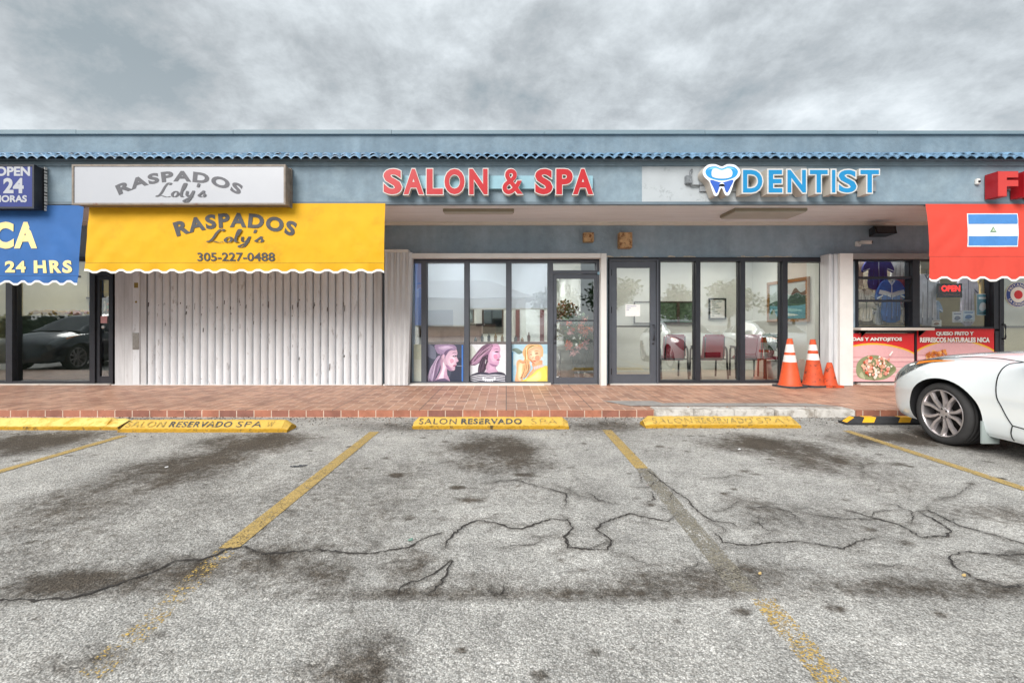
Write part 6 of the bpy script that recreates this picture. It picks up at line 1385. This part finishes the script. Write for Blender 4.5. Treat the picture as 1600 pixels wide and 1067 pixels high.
# ------------------------------------------------------------------ cars
def pchip(xs, ys):
    xs = np.array(xs, float); ys = np.array(ys, float); h = np.diff(xs); d = np.diff(ys)/h; m = np.zeros_like(ys)
    m[0], m[-1] = d[0], d[-1]
    for i in range(1, len(xs)-1): m[i] = 0 if d[i-1]*d[i] <= 0 else 2*d[i-1]*d[i]/(d[i-1]+d[i])
    def f(x):
        i = int(min(max(np.searchsorted(xs, x)-1, 0), len(h)-1)); t = min(max((x-xs[i])/h[i], 0), 1)
        return float((2*t**3-3*t*t+1)*ys[i]+(t**3-2*t*t+t)*h[i]*m[i]+(-2*t**3+3*t*t)*ys[i+1]+(t**3-t*t)*h[i]*m[i+1])
    return f
def make_car(label, paint, L=4.22, Wd=1.79, wheel_r=.33, fo=.80, wb=2.65, hood=None, belt=None, roof=None, gh=(1.40, 4.02), clear=.19):
    """s runs from the nose (0) to the tail (L); the car's nose points to +y, s = L/2 - y"""
    t = thing('parked_car', label, 'car', (0, 0, 0), 'cars parked nose-in at the kerb')
    hw = Wd/2; ax = (fo, fo+wb)
    fw = pchip([0, .06, .18, .4, .75, 1.2, 2.2, 3.2, L-.35, L-.08, L], [.62, .735, .81, .866, .893, .88, .885, .89, .84, .76, .70])
    ftop = pchip(*(belt or ([0, .05, .15, .35, .7, 1.1, 1.6, 2.4, 3.2, L-.4, L-.05, L], [.60, .68, .765, .845, .905, .93, .94, .965, .99, .985, .93, .80])))
    fcr = pchip([0, .3, .8, 1.2, L-.6, L-.1, L], [.05, .075, .085, .10, .05, .03, .02])
    fbot = pchip([0, .1, .35, .6, L-.6, L-.2, L], [.27, .22, clear, clear, clear, .26, .34])
    def ctrl(s):
        w = fw(s)*hw/.895; top = ftop(s); b = fbot(s); cr = fcr(s)
        fl = sum(math.exp(-((s-a)/.40)**2) for a in ax)*.048
        mid = b+(top-b)*.55
        return [(0, b), (w-.16, b), (w-.05, b+.02), (w-.015+fl*.6, b+.13), (w-.01+fl, b+(top-b)*.42), (w+fl*.85, mid+.02), (w-.012+fl*.3, b+(top-b)*.80), (w-.055, top-.035), (w-.12, top), (w*.62, top+cr*.62), (w*.3, top+cr*.93), (0, top+cr)]
    NS = 6
    def section(s): return catmull([(*q,) for q in ctrl(s)], NS)
    def surf(s, v):                                   # v in control point units
        q = section(s); k = min(max(v*NS, 0), len(q)-1); i = int(min(k, len(q)-2)); f = k-i
        return (q[i][0]*(1-f)+q[i+1][0]*f, q[i][1]*(1-f)+q[i+1][1]*f)
    def pt(s, v, side, off=0.):
        x, z = surf(s, v); 
        if off:
            x2, z2 = surf(s, v+.05); x1, z1 = surf(s, v-.05); xs, zs = surf(s+.02, v); dx, dz = x2-x1, z2-z1; l = math.hypot(dx, dz)+1e-9
            nx, nz = dz/l, -dx/l; ds = (xs-x)*nx+(zs-z)*nz; nl = math.hypot(1, ds/.02); 
            x += nx*off/nl; z += nz*off/nl; s = s-ds/.02*off/nl
        return (side*x, L/2-s, z)
    stations = sorted(set([0, .012, .03, .06, .09, .13, .17, .22, .28, .34]+list(np.round(np.arange(.40, L-.3, .06), 3))+[L-.28, L-.2, L-.13, L-.07, L-.03, L-.01, L]))
    bm = bmesh.new(); rows = []
    for s in stations:
        q = section(s); row = [bm.verts.new((x, L/2-s, z)) for x, z in q]+[bm.verts.new((-x, L/2-s, z)) for x, z in q[-2:0:-1]]
        rows.append(row)
    n = len(rows[0])
    for a, b in zip(rows, rows[1:]):
        for i in range(n): bm.faces.new((a[i], b[i], b[(i+1) % n], a[(i+1) % n]))
    bm.faces.new(rows[0]); bm.faces.new(rows[-1][::-1])
    bmesh.ops.recalc_face_normals(bm, faces=bm.faces)
    me = bpy.data.meshes.new('body_shell'); bm.to_mesh(me); bm.free()
    o = bpy.data.objects.new('body', me); COL.objects.link(o)
    cut = MB(); ar = wheel_r+.040
    for s in ax:
        for sd in (-1, 1):
            c = (0, L/2-s, wheel_r+.01); h0, h1 = (hw-.34, hw+.4) if sd > 0 else (-hw-.4, -hw+.34)
            cut.lathe([(0, h0), (ar, h0), (ar, h1), (0, h1)], c, axis='x', seg=48, smooth=False)
            cut.v[-4*48:] = [(x, c[1]+(y-c[1])*1.10-.035, z) for x, y, z in cut.v[-4*48:]]
    co = cut.build('cutter', M['under'])
    bmx = bmesh.new(); bmx.from_mesh(co.data); bmesh.ops.remove_doubles(bmx, verts=bmx.verts, dist=1e-5); bmesh.ops.recalc_face_normals(bmx, faces=bmx.faces); bmx.to_mesh(co.data); bmx.free()
    o.data.materials.append(paint); o.data.materials.append(M['under'])
    for p in co.data.polygons: p.material_index = 0
    md = o.modifiers.new('b', 'BOOLEAN'); md.object = co; md.operation = 'DIFFERENCE'; md.solver = 'EXACT'; md.material_mode = 'TRANSFER'
    dg = bpy.context.evaluated_depsgraph_get(); dg.update(); m2 = bpy.data.meshes.new_from_object(o.evaluated_get(dg)); m2.name = 'car_body'
    o.modifiers.clear(); o.data = m2; bpy.data.objects.remove(co)
    for p in m2.polygons: p.use_smooth = True
    m2.set_sharp_from_angle(angle=rad(40))
    o.parent = t; o['_o'] = (0, 0, 0); body = o
    # greenhouse
    g0, g1 = gh; fr = pchip(*(roof or ([g0, g0+.25, g0+.8, g0+1.25, g0+1.7, g1-.7, g1-.3, g1], [1.0, 1.12, 1.33, 1.395, 1.40, 1.27, 1.13, 1.03])))
    st = list(np.linspace(g0, g1, 44)); vs = []; fs = []; ms = []
    def gsec(s):
        u = (s-g0)/(g1-g0); zb = ftop(s)-.005; zr = max(fr(s), zb+.012); wb_ = fw(s)*hw/.895-.075-(.05 if u < .1 else 0); h = zr-zb
        wt = wb_-.05-h*.42; k = h
        pts = [(wb_, zb-.03), (wb_, zb), (wb_-(wb_-wt)*.5+.012, zb+h*.45), (wt+.03, zb+h*.80), (wt, zb+h*.89), (wt-.06, zb+h*.965), (wt*.6, zr+.008), (0, zr+.02)]
        return pts
    for s in st:
        q = gsec(s); vs += [(x, L/2-s, z) for x, z in q]+[(-x, L/2-s, z) for x, z in q[-2::-1]]
    k = 15
    for i in range(len(st)-1):
        s = (st[i]+st[i+1])/2; u = (s-g0)/(g1-g0)
        for j in range(k-1):
            jj = min(j, k-2-j); f = (i*k+j, (i+1)*k+j, (i+1)*k+j+1, i*k+j+1)
            wind = s < g0+.98; rear = s > g1-.72
            pil = abs(s-(g0+1.85)) < .05
            if jj <= 0: m = 0
            elif jj in (1, 2): m = 1 if (.17 < u < .90 and not pil) else 0
            elif jj in (3, 4): m = 0
            else: m = 1 if (wind or rear) else 0
            fs.append(f); ms.append(m)
    mb = MB(); mb.v = vs; mb.f = fs; mb.m = ms; mb.sm = [True]*len(fs); mb.build('cabin', [paint, M['cglass']], t)
    # panel gaps, lamps, marker
    def seam(points, side, w=.005, off=.0015, parent=body):
        mb = MB(); q = catmull(points, 6); mb.tube([pt(s, v, side, off) for s, v in q], w, seg=5); return mb
    for sd in (-1, 1):
        for pts in ([(1.50, 8.0), (1.44, 7.4), (1.39, 6.6), (1.37, 5.6), (1.385, 4.6), (1.43, 3.8), (1.50, 3.2)], [(2.72, 8.0), (2.74, 6), (2.70, 4), (2.6, 3.1)], [(1.50, 3.2), (2.0, 3.0), (2.6, 3.1)], [(.62, 8.1), (.9, 8.35), (1.25, 8.3), (1.50, 8.0)], [(1.48, 2.0), (1.48, 2.7), (1.50, 3.2)]):
            seam(pts, sd).build('panel_gap', M['seam'], body)
    for sd in (-1, 1):
        mb = MB()
        lo = pchip([.06, .2, .4, .62, .86], [5.4, 5.6, 6.05, 6.8, 7.6]); hi = pchip([.06, .2, .4, .62, .86], [7.5, 8.1, 8.2, 8.0, 7.7])
        mb.grid(lambda u, v: pt(.06+.70*u, lo(.06+.70*u)+(hi(.06+.70*u)-lo(.06+.70*u))*v, sd, .006), 22, 8); h = mb.build('headlight', M['lampcl'], t)
        mb = MB(); mb.grid(lambda u, v: pt(.48+.44*u, 6.78+.42*u+(.55*(1-u)+.08)*v, sd, .011), 14, 3); mb.build('marker_lens', M['amber'], h)
        # rear lamp, mirror, handle
        mb = MB(); mb.grid(lambda u, v: pt(L-.02-.35*u, 6.4+1.5*v, sd, .006), 8, 6); mb.build('tail_light', mat('tail_lamp_red', (150, 20, 24), rough=.1, var=.1, coat=1.), t)
        mx, my, mz = sd*(fw(1.75)*hw/.895+.06), L/2-1.78, ftop(1.75)+.08
        mb = MB(); mb.ball((mx, my, mz), .1, seg=16, rings=10, sq=(1.05, .55, .68)); mb.tube([(mx-sd*.16, my-.0, mz-.09), (mx, my, mz-.04)], .025); mb.build('wing_mirror', paint, t)
        mb = MB(); a = pt(2.55, 7.0, sd, .02); mb.box(a[0]-.012, a[0]+.012, a[1]-.1, a[1]+.1, a[2]-.014, a[2]+.014, bev=.01); mb.build('door_handle', paint, t)
        mb = MB(); sm = ax[0]+wheel_r+.085; x0, z0 = surf(sm+.03, 3.4); mb.box(sd*(x0-.16) if sd > 0 else -(x0+.012), (x0+.012) if sd > 0 else -(x0-.16), L/2-sm-.035, L/2-sm-.02, .12, .34); mb.build('mud_flap', mat('mud_flap_rubber', (150, 160, 158), rough=.7, var=.1), t)
    mb = MB(); mb.grid(lambda u, v: (0+(u-.5)*.9, L/2+.012-.10*abs(u-.5)**2*2, .38+.14*v), 12, 4); mb.build('grille', M['lens'], t)
    mb = MB(); mb.grid(lambda u, v: ((u-.5)*.5, L/2-g0-.0-.1*v+.1, ftop(g0)+fcr(g0)+.012+.0*v), 6, 2); mb.build('wiper_cowl', M['seam'], t)
    # wheels
    for s in ax:
        for sd in (-1, 1):
            xw = sd*(hw-.025); c = (xw, L/2-s, wheel_r); R = wheel_r; tw = .235; steer = rad(-3) if s < 2 else 0.
            def turn(m):
                ca, sa = math.cos(steer), math.sin(steer); m.v = [(c[0]+(x-c[0])*ca-(y-c[1])*sa, c[1]+(x-c[0])*sa+(y-c[1])*ca, z) for x, y, z in m.v]; return m
            wh = MB(); wh.lathe([(0, -sd*.10), (R*.52, -sd*.10), (R*.52, -sd*.13), (0, -sd*.13)], c, axis='x', seg=32); w = turn(wh).build('wheel', M['alloyd'], t)
            prof = [(R*.755, -.012), (R*.80, -.001), (R*.88, 0.006), (R*.95, -.004), (R*.985, -.022), (R, -.04)]
            for g in range(4):
                a = -.055-g*.038
                prof += [(R, a), (R-.009, a-.002), (R-.009, a-.011), (R, a-.013)]
            prof += [(R, -tw+.04), (R*.985, -tw+.022), (R*.95, -tw+.004), (R*.80, -tw), (R*.755, -tw+.01)]
            ty = MB(); ty.lathe([(r, sd*h) for r, h in prof], c, axis='x', seg=64); turn(ty).build('tyre', M['tyre'], w)
            rm = MB(); Rr = R*.76
            rm.lathe([(Rr*.93, sd*-.20), (Rr*.94, sd*-.035), (Rr*.955, sd*-.012), (Rr*.985, sd*-.002), (Rr+.004, sd*-.010), (Rr+.002, sd*-.22)], c, axis='x', seg=56)
            rm.lathe([(Rr*.93, sd*-.20), (Rr*.93, sd*-.14), (Rr*.2, sd*-.145)], c, axis='x', seg=40, m=1)
            rm.lathe([(Rr*.24, sd*-.09), (Rr*.25, sd*-.034), (Rr*.20, sd*-.026), (Rr*.13, sd*-.030), (0, sd*-.022)], c, axis='x', seg=30)
            for q in range(5):
                for e in (-1, 1):
                    a0 = 2*math.pi*q/5+math.pi/2+.31
                    # a pair of spokes leaves the hub together, kinks and splays to the rim
                    path = [(.16, a0+e*.36, .066, -.034), (.42, a0+e*.235, .082, -.028), (.62, a0+e*.235, .088, -.022), (.97, a0+e*.34, .112, -.012)]
                    vs = []
                    for rr_, a, wid, h in path:
                        r = rr_*Rr; px, pz = r*math.cos(a), r*math.sin(a); tx, tz = -math.sin(a), math.cos(a); hw_ = wid*Rr*.95
                        for du, hh in ((-1, h-.030), (-.62, h), (.62, h), (1, h-.030)): vs.append((c[0]+sd*hh, c[1]+px+tx*hw_*du, c[2]+pz+tz*hw_*du))
                    rm.add(vs, [(i*4+j, (i+1)*4+j, (i+1)*4+j+1, i*4+j+1) for i in range(3) for j in range(3)])
            for q in range(5):
                a = 2*math.pi*q/5+math.pi/2+.31+math.pi/5; rm.lathe([(0, sd*-.024), (.010, sd*-.024), (.012, sd*-.045)], (c[0], c[1]+Rr*.185*math.cos(a), c[2]+Rr*.185*math.sin(a)), axis='x', seg=8, m=1)
            turn(rm).build('rim', [M['alloy'], M['alloyd']], w)
    return t
NOSE = 5.71
wc = make_car('white hatchback with its front wheel beside the black rubber wheel stop', M['cwhite'])
wc.location = (4.66+.895, NOSE-2.11, 0)
w2 = dup(wc, (4.66+.895+2.95, NOSE-2.11-.15, 0), rad(1), 'second white hatchback, parked beyond the first and seen mirrored in the dentist windows')
bc = make_car('burgundy car parked off to the side, mirrored in the narrow bakery door', M['cred'], L=4.5, fo=.92, wb=2.7, gh=(1.25, 4.1)); bc.location = (-9.75, 3.55, 0)
kc = make_car('charcoal crossover parked off to the side, mirrored in the tinted bakery glass', M['cblack'], L=4.3, Wd=1.8, wheel_r=.35, clear=.24, belt=([0, .05, .15, .35, .7, 1.1, 1.6, 2.4, 3.2, 3.9, 4.25, 4.3], [.62, .70, .78, .86, .95, 1.0, 1.03, 1.06, 1.09, 1.09, 1.02, .9]), roof=([1.0, 1.3, 1.8, 2.3, 2.8, 3.5, 3.9, 4.15], [1.08, 1.24, 1.48, 1.58, 1.6, 1.52, 1.36, 1.12]), gh=(1.0, 4.15)); kc.location = (-12.9, 3.8, 0)

# ------------------------------------------------------------------ across the car park: what the shop glass mirrors
def tree(x, y, h, r, label, seed):
    rr = random.Random(seed); t = thing('tree', label, 'tree', (x, y, 0), 'trees across the car park')
    mb = MB(); mb.tube([(x, y, 0), (x+.05, y, h*.25), (x-.05, y+.1, h*.5), (x, y, h*.8)], [.16, .12, .09, .04])
    for k in range(5): a = k*1.26; mb.tube([(x, y, h*.35), (x+.5*r*math.cos(a), y+.5*r*math.sin(a), h*.62)], [.06, .03], seg=6)
    mb.build('trunk', M['trunk'], t)
    mb = MB()
    for k in range(12):
        a = rr.uniform(0, 6.28); q = rr.uniform(.1, .75)*r; leaf_cluster(mb, (x+q*math.cos(a), y+q*math.sin(a), h*rr.uniform(.5, .88)), r*.42, 160, .28, [0, 1], rr, (1, 1, .75))
    mb.build('crown', [M['leaf'], mat('leaf_dark', (40, 66, 34), var=.3, scale=9)], t)
for i, (x, y, h, r) in enumerate(((4, -19, 4.4, 2.6), (8.5, -20, 5.0, 2.8), (13.5, -19, 4.2, 2.4), (18.5, -20, 4.8, 2.7), (24, -20, 4.3, 2.6), (-22, -22, 5.5, 3.0))):
    tree(x, y, h, r, ('broad', 'tall', 'low', 'dense', 'loose', 'lone')[i]+' leafy tree across the car park, mirrored in the shop glass', i)
rr = random.Random(44); mb = MB()
for k in range(2600): leaf_cluster(mb, (rr.uniform(-58, -26), rr.uniform(-25, -23.6), rr.uniform(.2, 1.9)), .1, 1, .55, [0], rr)
mb.box(-58, -26, -24.8, -23.8, 0, 1.6, 0)
o = mb.build('hedge', mat('leaf_dark', (40, 66, 34)), base=(-42, -24, 0)); tag(o, 'long dark clipped hedge across the car park, mirrored in the bakery glass', 'hedge')
t = thing('low_building', 'pale single-storey building across the car park with a hipped roof', 'building', (-9, -30, 0))
mb = MB(); mb.box(-20, 2, -36, -28, 0, 3.8); mb.build('wall', M['beige'], t)
mb = MB(); mb.add([(-21, -37, 3.8), (3, -37, 3.8), (3, -27, 3.8), (-21, -27, 3.8), (-16, -32, 6.0), (-2, -32, 6.0)], [(0, 1, 5, 4), (1, 2, 5), (2, 3, 4, 5), (3, 0, 4), (3, 2, 1, 0)]); mb.build('roof', mat('grey_shingle', (150, 148, 146), var=.15, scale=6), t)
for k in range(4):
    mb = MB(); mb.box(-18+k*5, -15.4+k*5, -28.05, -27.98, .9, 2.6); w = mb.build('window', M['black'], t)
    mb = MB(); mb.box(-17.9+k*5, -15.5+k*5, -27.98, -27.96, 1.0, 2.5); mb.build('pane', mat('dark_window_glass', (40, 48, 54), rough=.08, var=0), w)
t = thing('utility_pole', 'wooden utility pole with a crossarm across the car park', 'pole', (-8, -24, 0))
mb = MB(); mb.tube([(-8, -24, 0), (-8, -24, 8)], [.15, .10]); mb.build('pole', M['trunk'], t)
mb = MB(); mb.box(-9, -7, -24.06, -23.94, 7.4, 7.55); mb.build('crossarm', M['trunk'], t)
bpy.context.view_layer.update()

rr = random.Random(77); mb = MB()
for k in range(2600):
    x = rr.uniform(-7.5, 7.5); y = YC-.012-abs(rr.gauss(0, .13)) if rr.random() < .75 else rr.uniform(5.2, 6.2)
    if rr.random() < .35: y = YC-.012-rr.uniform(.0, .55)
    q = rr.uniform(.004, .016); h = rr.uniform(.003, .009); a = rr.uniform(0, 6.28)
    p = [(x+q*math.cos(a+b)*rr.uniform(.6, 1.2), y+q*math.sin(a+b)*rr.uniform(.6, 1.2)) for b in (0, 1.6, 3.1, 4.7)]
    mb.add([(u, v, .003) for u, v in p]+[(x, y, .003+h)], [(0, 1, 4), (1, 2, 4), (2, 3, 4), (3, 0, 4)], rr.choice((0, 0, 0, 1, 2)))
o = mb.build('grit', [mat('dark_grit', (66, 62, 58), var=.3, scale=30), mat('brown_debris', (104, 82, 62), var=.3, scale=30), mat('pale_grit', (170, 164, 154), var=.2, scale=30)]); o['kind'] = 'stuff'
bpy.context.view_layer.update()
